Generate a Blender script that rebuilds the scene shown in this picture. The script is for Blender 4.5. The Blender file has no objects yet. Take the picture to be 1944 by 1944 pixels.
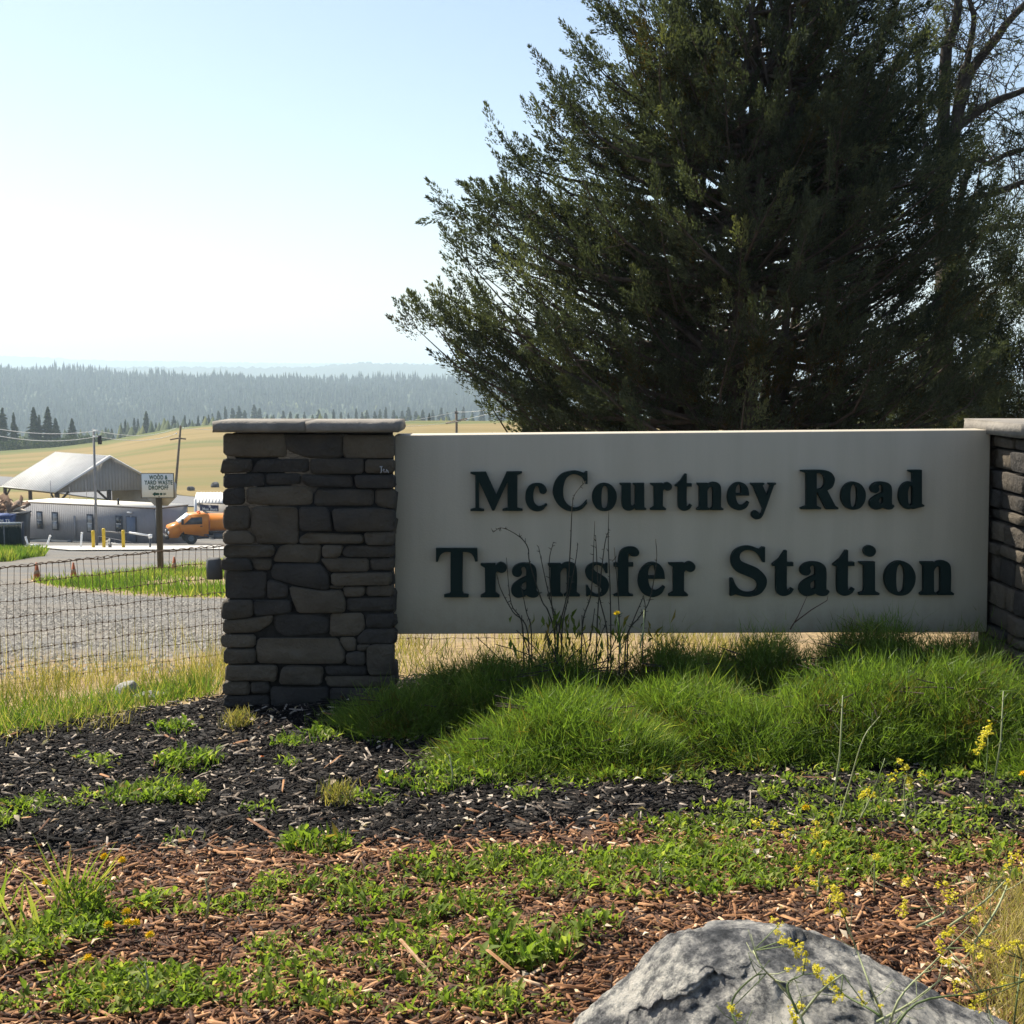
import bpy, bmesh, math
import numpy as np
from mathutils import Matrix, Vector
R = math.radians
rng = np.random.default_rng(7)
SC = bpy.context.scene
COL = SC.collection

# ------------------------------------------------------------------ camera
F, HY, CZ = 2700.0, 705.0, 1.52          # focal length in photo pixels, horizon row, eye height
PITCH = math.atan((972 - HY) / F)
cam = bpy.data.cameras.new('camera')
cam.sensor_width = 36
cam.lens = 36 * F / 1944
cam.clip_start, cam.clip_end = 0.05, 20000
cam.dof.use_dof = True
cam.dof.focus_distance = 6.6
cam.dof.aperture_fstop = 22
camo = bpy.data.objects.new('camera', cam)
COL.objects.link(camo)
camo.location = (0, 0, CZ)
camo.rotation_euler = (math.pi / 2 - PITCH, 0, 0)
SC.camera = camo

# ------------------------------------------------------------------ sky, sun, exposure
SUN_AZ, SUN_EL = R(-45), R(50)
world = bpy.data.worlds.new('World')
SC.world = world
world.use_nodes = True
wn, wl = world.node_tree.nodes, world.node_tree.links
sky = wn.new('ShaderNodeTexSky')
sky.sky_type = 'NISHITA'
sky.sun_disc = False
sky.sun_elevation, sky.sun_rotation = SUN_EL, SUN_AZ
sky.altitude, sky.air_density, sky.dust_density, sky.ozone_density = 300, 1.0, 1.5, 1.0
wl.new(sky.outputs[0], wn['Background'].inputs[0])
wn['Background'].inputs[1].default_value = 0.08
sl = bpy.data.lights.new('sun', 'SUN')
sl.energy, sl.angle, sl.color = 5.0, R(0.5), (1.0, 0.93, 0.80)
so = bpy.data.objects.new('sun', sl)
COL.objects.link(so)
so.rotation_euler = Vector((-math.sin(SUN_AZ) * math.cos(SUN_EL), -math.cos(SUN_AZ) * math.cos(SUN_EL),
                            -math.sin(SUN_EL))).to_track_quat('-Z', 'Y').to_euler()
vs = SC.view_settings
vs.view_transform, vs.look, vs.exposure, vs.gamma, vs.use_curve_mapping = 'Standard', 'None', 0.98, 1.0, False
SC.cycles.max_bounces = 6
SC.cycles.volume_bounces = 1
SC.cycles.transparent_max_bounces = 8

# ------------------------------------------------------------------ photo pixel -> place in the world
_cp, _sp = math.cos(PITCH), math.sin(PITCH)
def ray(px, py):
    u, v = (px - 972) / F, -(py - 972) / F
    return np.array([u, _cp + v * _sp, -_sp + v * _cp])
def at(px, py, Y):
    d = ray(px, py)
    d = d * (Y / d[1])
    return np.array([d[0], Y, CZ + d[2]])
def on0(px, py, z=0.0):
    d = ray(px, py)
    d = d * ((z - CZ) / d[2])
    return np.array([d[0], d[1], z])

# ------------------------------------------------------------------ lie of the land
_ty = np.array([6.5, 7.2, 9, 12, 20, 34, 45, 55, 65, 80, 100, 110, 125, 150, 170])
_tz = np.array([0, -.06, -.30, -.66, -1.62, -3.27, -4.40, -5.45, -6.55, -8.38, -10.81, -11.85, -13.3, -13.2, -13.0])
def edge_y(x):
    return np.interp(x, [-6, -3, -2.1, -1.3, -0.5, 0.6, 2.5, 6], [5.2, 5.45, 5.85, 6.6, 6.95, 7.1, 7.15, 7.2])
def sstep(t):
    t = np.clip(t, 0, 1)
    return t * t * (3 - 2 * t)
def height(x, y):
    x, y = np.asarray(x, float), np.asarray(y, float)
    yy = y - (edge_y(x) - 6.5) * np.clip(1 - (y - 7.5) / 18, 0, 1)
    z = np.interp(yy, _ty, _tz)
    px = 972 + F * x / np.maximum(y, 1)
    crest = np.interp(px, [-600, 0, 100, 200, 300, 340, 400, 560, 760, 1040, 1400, 2600],
                      [-17, -15.4, -14.6, -13.3, -11.2, -10.3, -9.7, -9.3, -9.0, -8.7, -9, -9])
    m = -13.0 + (crest + 13.0) * sstep((y - 150) / 150)
    m = m - np.clip(y - 300, 0, 420) * .06 - sstep((y - 700) / 500) * 38
    ridge = np.interp(px, [-900, 0, 150, 300, 600, 900, 1400, 2600], [-2, -4, -9, -15, -20, -22, -24, -24])
    m = m + (ridge - m) * sstep((y - 1400) / 1000) - sstep((y - 2450) / 500) * 45
    return np.where(y > 168, m, z)
def gpt(px, Y):
    x = (px - 972) / F * Y * 1.0
    for _ in range(3):
        z = float(height(x, Y))
        # exact column of the pixel at that depth
        d_fwd = Y * _cp - (z - CZ) * _sp
        x = (px - 972) / F * d_fwd
    return np.array([x, Y, float(height(x, Y))])

def grow(px, py):
    """point of the open ground seen at a photo pixel"""
    Ys = np.linspace(7, 62, 1200)
    z = np.array([at(px, py, y)[2] for y in Ys]); x = np.array([at(px, py, y)[0] for y in Ys])
    k = int(np.argmax(z < height(x, Ys)))
    return np.array([x[k], Ys[k], float(height(x[k], Ys[k]))])

# ------------------------------------------------------------------ materials
NTH = 'first second third fourth fifth sixth seventh eighth ninth tenth eleventh twelfth thirteenth fourteenth fifteenth'.split()
MATS = {}
def new_mat(name):
    m = bpy.data.materials.new(name)
    m.use_nodes = True
    MATS[name] = m
    nt = m.node_tree
    return m, nt.nodes, nt.links, nt.nodes['Principled BSDF']
def ramp(n, stops):
    r = n.new('ShaderNodeValToRGB')
    e = r.color_ramp.elements
    while len(e) < len(stops):
        e.new(0.5)
    for k, (p, c) in enumerate(stops):
        e[k].position = p
        e[k].color = (*c, 1)
    return r
def noise(n, l, scale, detail=4, rough=.55, vec=None, stretch=None):
    t = n.new('ShaderNodeTexNoise')
    t.inputs['Scale'].default_value = scale
    t.inputs['Detail'].default_value = detail
    t.inputs['Roughness'].default_value = rough
    if vec is None:
        vec = n.new('ShaderNodeNewGeometry').outputs['Position']
    if stretch:
        mp = n.new('ShaderNodeMapping')
        mp.inputs['Scale'].default_value = stretch
        l.new(vec, mp.inputs[0])
        vec = mp.outputs[0]
    l.new(vec, t.inputs['Vector'])
    return t
def surf(name, c0, c1=None, scale=20, rough=.8, bump=0., bscale=None, metal=0., tint=False, stretch=None, detail=4, spec=.3):
    """plain weathered surface: noise between two colours, optional per-piece tint, fine relief"""
    m, n, l, b = new_mat(name)
    b.inputs['Roughness'].default_value = rough
    b.inputs['Metallic'].default_value = metal
    b.inputs['Specular IOR Level'].default_value = spec
    c1 = c1 or c0
    if tint:
        at_ = n.new('ShaderNodeAttribute')
        at_.attribute_name = 'tint'
        nz = noise(n, l, scale, detail, stretch=stretch)
        mx = n.new('ShaderNodeMath')
        mx.operation = 'MULTIPLY_ADD'
        l.new(nz.outputs['Fac'], mx.inputs[0])
        mx.inputs[1].default_value = .6
        ad = n.new('ShaderNodeMath')
        ad.operation = 'SUBTRACT'
        l.new(at_.outputs['Fac'], ad.inputs[0])
        ad.inputs[1].default_value = .3
        l.new(ad.outputs[0], mx.inputs[2])
        stops = c0 if isinstance(c0, list) else [(0, c0), (1, c1)]
        r = ramp(n, stops)
        l.new(mx.outputs[0], r.inputs[0])
        l.new(r.outputs[0], b.inputs['Base Color'])
    else:
        nz = noise(n, l, scale, detail, stretch=stretch)
        stops = c0 if isinstance(c0, list) else [(.3, c0), (.7, c1)]
        r = ramp(n, stops)
        l.new(nz.outputs['Fac'], r.inputs[0])
        l.new(r.outputs[0], b.inputs['Base Color'])
    if bump:
        bz = noise(n, l, bscale or scale * 3, 6, .65)
        bp = n.new('ShaderNodeBump')
        bp.inputs['Strength'].default_value = 1
        bp.inputs['Distance'].default_value = bump
        l.new(bz.outputs['Fac'], bp.inputs['Height'])
        l.new(bp.outputs[0], b.inputs['Normal'])
    return m
def leafy(name, stops, trans=.45, rough=.55, spec=.25, tcol=1.0):
    """foliage: per-leaf tint, light passes through the blades"""
    m, n, l, b = new_mat(name)
    a = n.new('ShaderNodeAttribute')
    a.attribute_name = 'tint'
    r = ramp(n, stops)
    l.new(a.outputs['Fac'], r.inputs[0])
    l.new(r.outputs[0], b.inputs['Base Color'])
    b.inputs['Roughness'].default_value = rough
    b.inputs['Specular IOR Level'].default_value = spec
    t = n.new('ShaderNodeBsdfTranslucent')
    g = n.new('ShaderNodeMix')
    g.data_type = 'RGBA'
    g.blend_type = 'MULTIPLY'
    g.inputs[0].default_value = 1
    l.new(r.outputs[0], g.inputs[6])
    g.inputs[7].default_value = (1.25 * tcol, 1.35 * tcol, .6 * tcol, 1)
    l.new(g.outputs[2], t.inputs[0])
    mx = n.new('ShaderNodeMixShader')
    mx.inputs[0].default_value = trans
    l.new(b.outputs[0], mx.inputs[1])
    l.new(t.outputs[0], mx.inputs[2])
    l.new(mx.outputs[0], n['Material Output'].inputs['Surface'])
    return m

# ------------------------------------------------------------------ mesh building
class G:
    """collects pieces and links them as ONE mesh object"""
    def __init__(s):
        s.v, s.f, s.t, s.n = [], [], [], 0
    def add(s, V, Fc, tint=.5):
        V = np.asarray(V, float).reshape(-1, 3)
        s.v.append(V)
        if isinstance(Fc, np.ndarray):
            if len(Fc):
                s.f.append(Fc.astype(np.int64) + s.n)
        else:
            by = {}
            for q in Fc:
                by.setdefault(len(q), []).append(q)
            for q in by.values():
                s.f.append(np.array(q, np.int64) + s.n)
        t = np.asarray(tint, float)
        s.t.append(np.full(len(V), float(t)) if t.ndim == 0 else t)
        s.n += len(V)
        return s
    def mesh(s, name, mat, smooth=False):
        me = bpy.data.meshes.new(name)
        V = np.concatenate(s.v)
        loops = np.concatenate([f.ravel() for f in s.f])
        sizes = np.concatenate([np.full(len(f), f.shape[1]) for f in s.f])
        starts = np.concatenate([[0], np.cumsum(sizes)[:-1]])
        me.vertices.add(len(V))
        me.vertices.foreach_set('co', V.astype(np.float32).ravel())
        me.loops.add(len(loops))
        me.loops.foreach_set('vertex_index', loops.astype(np.int32))
        me.polygons.add(len(sizes))
        me.polygons.foreach_set('loop_start', starts.astype(np.int32))
        if smooth:
            me.polygons.foreach_set('use_smooth', np.ones(len(sizes), bool))
        a = me.attributes.new('tint', 'FLOAT', 'POINT')
        a.data.foreach_set('value', np.concatenate(s.t).astype(np.float32))
        me.update(calc_edges=True)
        me.materials.append(mat)
        return me
    def build(s, name, mat, parent=None, smooth=False):
        return link(name, s.mesh(name, mat, smooth), parent)
def link(name, me, parent=None):
    o = bpy.data.objects.new(name, me)
    COL.objects.link(o)
    if parent is not None:
        o.parent = parent
        o.matrix_parent_inverse = root_matrix(parent).inverted()
    return o
def root_matrix(o):
    m = o.matrix_basis.copy()
    if o.parent is not None:
        m = root_matrix(o.parent) @ o.matrix_parent_inverse @ m
    return m
def tag(o, label, cat=None, group=None, kind=None):
    o['label'] = label
    if cat: o['category'] = cat
    if group: o['group'] = group
    if kind: o['kind'] = kind
    return o
def thing(name, label, cat, loc=(0, 0, 0), group=None):
    o = bpy.data.objects.new(name, None)
    o.empty_display_size = .2
    COL.objects.link(o)
    o.location = [float(c) for c in loc]
    return tag(o, label, cat, group)
def copy_thing(o, loc, rotz=0., scale=1., label=None, group=None, parent=None):
    c = o.copy()
    COL.objects.link(c)
    if parent is None:
        c.location = [float(v) for v in loc]
        c.rotation_euler = (0, 0, rotz)
        c.scale = (scale,) * 3 if np.isscalar(scale) else scale
        if label: c['label'] = label
        if group: c['group'] = group
    else:
        c.parent = parent
    for ch in list(o.children):
        copy_thing(ch, None, parent=c)
    return c
def box(g, c, s, rot=0., tint=.5, bev=0.):
    """box centred at c with full sizes s, turned about z; bev chamfers the upright and top edges"""
    x, y, z = [k / 2 for k in s]
    if bev:
        b = bev
        ring = [(-x + b, -y), (x - b, -y), (x, -y + b), (x, y - b), (x - b, y), (-x + b, y), (-x, y - b), (-x, -y + b)]
        inn = [(p[0] * (x - b) / x, p[1] * (y - b) / y) for p in ring]
        V = [(*p, -z) for p in ring] + [(*p, z - b) for p in ring] + [(*p, z) for p in inn]
        Fc = [tuple(range(7, -1, -1)), tuple(range(16, 24))]
        for k in range(8):
            j = (k + 1) % 8
            Fc += [(k, j, j + 8, k + 8), (k + 8, j + 8, j + 16, k + 16)]
    else:
        V = [(a * x, b * y, d * z) for d in (-1, 1) for a, b in ((-1, -1), (1, -1), (1, 1), (-1, 1))]
        Fc = [(3, 2, 1, 0), (4, 5, 6, 7), (0, 1, 5, 4), (1, 2, 6, 5), (2, 3, 7, 6), (3, 0, 4, 7)]
    V = np.array(V, float)
    cr, sr = math.cos(rot), math.sin(rot)
    V = np.stack([V[:, 0] * cr - V[:, 1] * sr, V[:, 0] * sr + V[:, 1] * cr, V[:, 2]], 1) + np.array(c, float)
    return g.add(V, Fc, tint)
def hexa(g, P, tint=.5):
    """solid from 4 bottom and 4 top corners"""
    return g.add(np.array(P, float), [(3, 2, 1, 0), (4, 5, 6, 7), (0, 1, 5, 4), (1, 2, 6, 5), (2, 3, 7, 6), (3, 0, 4, 7)], tint)
def tube(g, pts, rad, sides=6, tint=.5, cap=True):
    pts = np.asarray(pts, float)
    n = len(pts)
    rad = np.full(n, float(rad)) if np.isscalar(rad) else np.asarray(rad, float)
    tan = np.gradient(pts, axis=0)
    tan /= np.linalg.norm(tan, axis=1)[:, None] + 1e-12
    ref = np.array([0, 0, 1.]) if abs(tan[:, 2]).mean() < .8 else np.array([1., 0, 0])
    a = np.cross(tan, ref)
    a /= np.linalg.norm(a, axis=1)[:, None] + 1e-12
    b = np.cross(tan, a)
    th = np.arange(sides) / sides * 2 * math.pi
    V = pts[:, None] + rad[:, None, None] * (np.cos(th)[None, :, None] * a[:, None] + np.sin(th)[None, :, None] * b[:, None])
    i = np.arange(n - 1)[:, None] * sides
    k = np.arange(sides)[None]
    k2 = (k + 1) % sides
    Fc = np.stack([i + k, i + k2, i + sides + k2, i + sides + k], -1).reshape(-1, 4)
    base = g.n
    g.add(V.reshape(-1, 3), Fc, tint)
    if cap and sides > 2:
        g.f.append(np.array([list(range(sides))[::-1], [(n - 1) * sides + q for q in range(sides)]], np.int64) + base)
    return g
def lathe(g, prof, c=(0, 0, 0), sides=16, axis='z', tint=.5):
    prof = np.array(prof, float)
    th = np.arange(sides) / sides * 2 * math.pi
    n = len(prof)
    V = np.stack([prof[:, 0:1] * np.cos(th), prof[:, 0:1] * np.sin(th), np.repeat(prof[:, 1:2], sides, 1)], -1).reshape(-1, 3)
    if axis == 'y': V = V[:, [0, 2, 1]]
    if axis == 'x': V = V[:, [2, 0, 1]]
    i = np.arange(n - 1)[:, None] * sides
    k = np.arange(sides)[None]
    k2 = (k + 1) % sides
    Fc = np.stack([i + k, i + k2, i + sides + k2, i + sides + k], -1).reshape(-1, 4)
    base = g.n
    g.add(V + np.array(c, float), Fc, tint)
    g.f.append(np.array([list(range(sides))[::-1], [(n - 1) * sides + q for q in range(sides)]], np.int64) + base)
    return g
def unit(a):
    return a / (np.linalg.norm(a, axis=-1, keepdims=True) + 1e-12)
def blades(g, P, D, L, W, bend=None, tint=.5, side=None):
    """n tapering grass blades of two segments: base points P, directions D, lengths L, widths W"""
    n = len(P)
    L = np.broadcast_to(L, n)[:, None]
    W = np.broadcast_to(W, n)[:, None]
    if side is None:
        side = unit(np.cross(D, rng.normal(size=(n, 3))))
    bend = np.zeros((n, 3)) if bend is None else bend
    mid = P + D * L * .55 + bend * .3
    tip = P + D * L + bend
    V = np.stack([P - side * W / 2, P + side * W / 2, mid + side * W * .4, mid - side * W * .4, tip], 1)
    o = np.arange(n)[:, None] * 5
    t = np.broadcast_to(tint, n)
    base = g.n
    g.add(V.reshape(-1, 3), o + np.array([[0, 1, 2, 3]]), np.repeat(t, 5))
    g.f.append(o + np.array([[3, 2, 4]]) + base)
    return g
def spikes(g, P, D, L, W, tint=.5):
    """n short needle-like blades of one face each"""
    n = len(P)
    L, W = np.broadcast_to(L, n)[:, None], np.broadcast_to(W, n)[:, None]
    s = unit(np.cross(D, rng.normal(size=(n, 3)))) * W / 2
    return g.add(np.stack([P - s, P + s, P + D * L], 1).reshape(-1, 3), np.arange(n * 3).reshape(-1, 3), np.repeat(np.broadcast_to(tint, n), 3))
def leaves(g, P, D, L, W, tint=.5, fold=.25):
    """n pointed oval leaves, folded along the rib: base P, direction D"""
    n = len(P)
    L = np.broadcast_to(L, n)[:, None]
    W = np.broadcast_to(W, n)[:, None]
    s = unit(np.cross(D, rng.normal(size=(n, 3)) * .35 + np.array([0, 0, 1.])))
    up = unit(np.cross(s, D))
    q = P + D * L * .5 + up * L * .06
    tip = P + D * L - up * L * .08
    V = np.stack([P, q + s * W / 2 + up * W * fold, tip, q - s * W / 2 + up * W * fold, q], 1)
    o = np.arange(n)[:, None] * 5
    base = g.n
    t = np.repeat(np.broadcast_to(tint, n), 5)
    g.add(V.reshape(-1, 3), o + np.array([[0, 4, 1]]), t)
    for q_ in ([4, 2, 1], [0, 3, 4], [4, 3, 2]):
        g.f.append(o + np.array([q_]) + base)
    return g
def upish(n, spread, up=1.0):
    d = rng.normal(size=(n, 3)) * spread
    d[:, 2] = np.abs(d[:, 2]) * .3 + up
    return unit(d)
def vnoise(x, y, seed=0, s=1.0):
    """cheap smooth noise -1..1"""
    r = np.random.default_rng(seed)
    out = 0
    for k in range(5):
        a, b, p = r.normal(size=3)
        f = s * (1.0 + .7 * k)
        out = out + np.sin(f * (a * x + b * y) + p * 7) / (1 + .35 * k)
    return out / 2.6

# ================================================================== GROUND
def sheet(name, X, Y, Z, mat, label, tint=.5):
    g = G()
    r, c = X.shape
    i = np.arange(r - 1)[:, None] * c
    k = np.arange(c - 1)[None]
    Fc = np.stack([i + k, i + k + 1, i + c + k + 1, i + c + k], -1).reshape(-1, 4)
    g.add(np.stack([X, Y, Z], -1).reshape(-1, 3), Fc, tint if np.isscalar(tint) else tint.ravel())
    return tag(g.build(name, mat, smooth=True), label, kind='structure')
def mulch_line(x):            # where the black mulch gives way to the brown, metres from the camera
    return 4.50 + .10 * np.sin(x * 1.7 + .6) + .05 * np.sin(x * 5.1)

m, n, l, b = new_mat('mulch_soil')
geo = n.new('ShaderNodeNewGeometry')
at_ = n.new('ShaderNodeAttribute'); at_.attribute_name = 'tint'
nz = noise(n, l, 60, 6, .7)
r1 = ramp(n, [(.3, (.012, .010, .009)), (.7, (.04, .033, .028))]); l.new(nz.outputs['Fac'], r1.inputs[0])
r2 = ramp(n, [(.3, (.045, .022, .013)), (.7, (.15, .075, .04))]); l.new(nz.outputs['Fac'], r2.inputs[0])
mx = n.new('ShaderNodeMix'); mx.data_type = 'RGBA'
l.new(at_.outputs['Fac'], mx.inputs[0]); l.new(r1.outputs[0], mx.inputs[6]); l.new(r2.outputs[0], mx.inputs[7])
l.new(mx.outputs[2], b.inputs['Base Color'])
b.inputs['Roughness'].default_value = .9
bp = n.new('ShaderNodeBump'); bp.inputs['Distance'].default_value = .012
l.new(noise(n, l, 90, 6, .7).outputs['Fac'], bp.inputs['Height']); l.new(bp.outputs[0], b.inputs['Normal'])

a = np.linspace(-1, 1, 150)[None] * 5.0
t = np.linspace(0, 1, 130)[:, None]
Xn = np.repeat(a, 130, 0)
def bed_z(x, y):
    z = .022 * vnoise(x, y, 3, 2.2) + .010 * vnoise(x, y, 4, 6)
    return z * np.clip((edge_y(x) - y) / .5, 0, 1)
Yn = 1.2 + (edge_y(Xn) - 1.2) * t
sheet('mulch_bed', Xn, Yn, bed_z(Xn, Yn), m, 'bed of black mulch by the sign turning to brown bark mulch in front',
      np.clip((mulch_line(Xn) - Yn) / .12 + .5, 0, 1))

# gravel lot sloping away behind the sign
m, n, l, b = new_mat('gravel')
at_ = n.new('ShaderNodeAttribute'); at_.attribute_name = 'tint'
big = noise(n, l, .35, 4, stretch=(.45, 1.5, 1))
fine = noise(n, l, 28, 5, .75)
vor = n.new('ShaderNodeTexVoronoi'); vor.inputs['Scale'].default_value = 24
l.new(n.new('ShaderNodeNewGeometry').outputs['Position'], vor.inputs['Vector'])
r1 = ramp(n, [(.25, (.065, .061, .056)), (.5, (.13, .123, .110)), (.8, (.215, .204, .182))])
l.new(fine.outputs['Fac'], r1.inputs[0])
r2 = ramp(n, [(.36, (.80, .85, .92)), (.64, (1.16, 1.05, .92))]); l.new(big.outputs['Fac'], r2.inputs[0])
mm = n.new('ShaderNodeMix'); mm.data_type = 'RGBA'; mm.blend_type = 'MULTIPLY'; mm.inputs[0].default_value = 1
l.new(r1.outputs[0], mm.inputs[6]); l.new(r2.outputs[0], mm.inputs[7])
mv = n.new('ShaderNodeMix'); mv.data_type = 'RGBA'; mv.blend_type = 'MULTIPLY'; mv.inputs[0].default_value = .28
rv = ramp(n, [(.0, (.35, .35, .36)), (1, (1.35, 1.33, 1.3))]); l.new(vor.outputs['Color'], rv.inputs[0])
l.new(mm.outputs[2], mv.inputs[6]); l.new(rv.outputs[0], mv.inputs[7])
so_ = ramp(n, [(.3, (.16, .10, .045)), (.7, (.34, .24, .11))]); l.new(noise(n, l, 9, 5).outputs['Fac'], so_.inputs[0])
mx = n.new('ShaderNodeMix'); mx.data_type = 'RGBA'
l.new(at_.outputs['Fac'], mx.inputs[0]); l.new(mv.outputs[2], mx.inputs[6]); l.new(so_.outputs[0], mx.inputs[7])
l.new(mx.outputs[2], b.inputs['Base Color'])
b.inputs['Roughness'].default_value = .92
bp = n.new('ShaderNodeBump'); bp.inputs['Distance'].default_value = .02; bp.inputs['Strength'].default_value = .8
l.new(vor.outputs['Distance'], bp.inputs['Height']); l.new(bp.outputs[0], b.inputs['Normal'])

def island(x, y):             # grass island round the yard waste sign: 1 inside
    px = 972 + F * x / y
    yf = np.interp(px, [40, 70, 160, 300, 430, 700, 1000], [27, 24, 21.5, 20.0, 19.6, 19.4, 20])
    yb = np.interp(px, [40, 70, 130, 230, 300, 430, 700, 1000], [27, 27.5, 29, 32.5, 37, 43, 46, 48])
    w = .6 * vnoise(x, y, 9, .9)
    d = np.minimum(y - yf + w * .5, yb - y + w)
    return np.clip(d / 1.5 + .5, 0, 1) * (px > 45)
na, nt_ = 140, 240
a = np.linspace(-1, 1, na)[None]
t = np.linspace(0, 1, nt_)[:, None]
x0 = np.repeat(a * 5.0, nt_, 0)
Yg = edge_y(x0) * (130.0 / edge_y(x0)) ** t
Xg = x0 * (1 + (Yg - edge_y(x0)) * .105)
soil = np.clip(1.0 - (Yg - 9.3 - .8 * vnoise(Xg, Yg, 5, 1.2)) / 2.2, 0, 1)
soil = np.maximum(soil, np.clip((Xg - .2 * Yg + 1.2) / 1.5, 0, 1) * np.clip(1.6 - Yg / 40, 0, 1))
soil = np.maximum(soil, island(Xg, Yg))
sheet('gravel_lot', Xg, Yg, height(Xg, Yg) + .012 * vnoise(Xg, Yg, 8, 1.5) * np.clip((Yg - edge_y(x0)) / 2, 0, 1), m,
      'grey gravel lot sloping down behind the wire fence to the buildings', soil)

# meadow hill, the valley behind it and the wooded ridge
surf('meadow', [(.36, (.075, .095, .02)), (.47, (.125, .122, .03)), (.54, (.175, .130, .040)), (.7, (.22, .160, .058))], scale=.05, rough=.95,
     stretch=(.12, 1.6, 1), detail=8, bump=.10, bscale=1.5)
surf('valley_floor', (.05, .07, .03), (.09, .10, .04), scale=.02, rough=1)
surf('wooded_ground', (.035, .05, .025), (.06, .075, .035), scale=.02, rough=1)
Xf, f0 = a * 5.0 * (1 + (130 - edge_y(a * 5.0)) * .105), 130.0
def far_sheet(name, y0, y1, rows, mat, label):
    t = np.linspace(0, 1, rows)[:, None]
    Y = y0 * (y1 / y0) ** t + 0 * Xf
    X = Xf * (Y / 130.0)
    return sheet(name, X, Y, height(X, Y) + (.25 * vnoise(X, Y, 2, .05) if name == 'meadow' else 0) * np.clip((Y - 165) / 30, 0, 1), MATS[mat], label)
far_sheet('meadow', 130, 345, 90, 'meadow', 'golden green meadow rising to a low crest behind the buildings')
far_sheet('valley', 345, 1400, 60, 'valley_floor', 'wooded valley hidden behind the crest of the meadow')
far_sheet('forest_hill', 1400, 3200, 60, 'wooded_ground', 'long hazy ridge grown over with forest')
def far_range(name, Y0, px_y, depth, label, seed):
    """a far range of hills: crest rows read at a few photo columns, with the teeth of its trees"""
    px = np.linspace(-700, 2600, 900)
    yc = np.interp(px, *zip(*px_y))
    x = (px - 972) / F * Y0
    jag = np.random.default_rng(seed).uniform(0, 1, len(px)) * 10
    zc = CZ - (yc - HY) / F * Y0
    rows = []
    for k, (dy, q) in enumerate([(-depth, 0), (-depth * .5, .62), (-depth * .15, .93), (0, 1), (depth * .6, .5)]):
        rows.append(np.stack([x, np.full_like(x, Y0 + dy), -75 + (zc + 75) * q + (jag if q == 1 else 0)], -1))
    V = np.stack(rows)
    sheet(name, V[..., 0], V[..., 1], V[..., 2], MATS['wooded_ground'], label)
far_range('far_hills', 5200, [(-700, 700), (500, 700), (600, 699), (640, 695), (690, 691), (740, 693), (800, 694), (860, 693), (930, 697), (1200, 699), (2600, 697)], 900,
          'pale blue hills behind the forest ridge', 1)
far_range('far_hills', 8600, [(-700, 668), (0, 677), (90, 681), (200, 686), (330, 688), (520, 691), (700, 692), (1200, 693), (2600, 690)], 1500,
          'palest blue hills on the skyline', 2)

# concrete apron and access road
surf('concrete', (.38, .365, .335), (.46, .445, .41), scale=2, rough=.9)
surf('asphalt', (.13, .13, .135), (.19, .19, .19), scale=3, rough=.9)
def ribbon(name, c, half, mat, label, lift=.05):
    c = np.array(c, float)
    tck = np.linspace(0, len(c) - 1, 60)
    P = np.stack([np.interp(tck, np.arange(len(c)), c[:, k]) for k in range(2)], -1)
    tg = unit(np.gradient(P, axis=0))
    nn = np.stack([-tg[:, 1], tg[:, 0]], -1)
    w = np.linspace(-1, 1, 7)
    Q = P[None] + nn[None] * (w * half)[:, None, None]
    sheet(name, Q[..., 0].T, Q[..., 1].T, (height(Q[..., 0], Q[..., 1]) + lift).T, mat, label)
ribbon('concrete_road', [gpt(p, 75 + (p - 60) * .012)[:2] for p in (0, 120, 200, 300, 400, 520, 700)], 22, MATS['concrete'],
       'pale concrete strip of road in front of the office trailer')
ribbon('access_road', [gpt(px, Y)[:2] for px, Y in ((-160, 214), (-40, 202), (20, 193), (80, 184), (140, 176), (200, 169), (280, 163), (370, 158), (470, 157), (700, 160))],
       4.0, MATS['asphalt'], 'asphalt access road curving behind the pavilion', .12)

# ================================================================== FAR TREES
leafy('conifer_needles', [(0, (.012, .024, .012)), (.6, (.03, .05, .022)), (1, (.055, .075, .03))], trans=.2, rough=.8)
leafy('forest_leaves', [(0, (.008, .018, .012)), (.6, (.024, .042, .02)), (.8, (.045, .07, .025)), (1, (.13, .14, .04))], trans=.25, rough=.9)
surf('bark_dark', (.035, .026, .02), (.07, .055, .042), scale=25, rough=.95, bump=.01)

# the far wood: thousands of crowns on the ridge, one mass
g = G()
def cones(g, P, H, Rd, tint, sides=4, layers=3):
    n = len(P)
    th = np.arange(sides) / sides * 2 * math.pi
    for k in range(layers):
        f0, f1 = k / layers * .86, min(1, (k + 1.45) / layers)
        r = Rd * (1 - f0) ** .8
        ph = rng.uniform(0, 6.3, n)[:, None]
        wob = rng.uniform(.65, 1.25, (n, sides))
        ringv = np.stack([P[:, 0:1] + r[:, None] * wob * np.cos(th + ph), P[:, 1:2] + r[:, None] * wob * np.sin(th + ph),
                          P[:, 2:3] + (H * (.1 + .9 * f0))[:, None] + 0 * th], -1)
        tip = P + np.stack([0 * H, 0 * H, H * (.1 + .9 * f1)], -1)
        V = np.concatenate([ringv, tip[:, None]], 1)
        o = np.arange(n)[:, None, None] * (sides + 1)
        kk = np.arange(sides)
        Fc = (o + np.stack([kk, (kk + 1) % sides, np.full(sides, sides)], -1)[None]).reshape(-1, 3)
        g.add(V.reshape(-1, 3), Fc, np.repeat(tint, sides + 1))
n = 17000
px = rng.uniform(-90, 1500, n)
Y = 1330 * (2480 / 1330) ** rng.uniform(0, 1, n) ** .85
X = (px - 972) / F * Y
Z = height(X, Y)
H = rng.uniform(9, 20, n) * rng.uniform(.6, 1.25, n)
patch = vnoise(X, Y, 31, .009)
broad = (patch - (Y - 1330) / 1100 > -.08)
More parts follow.
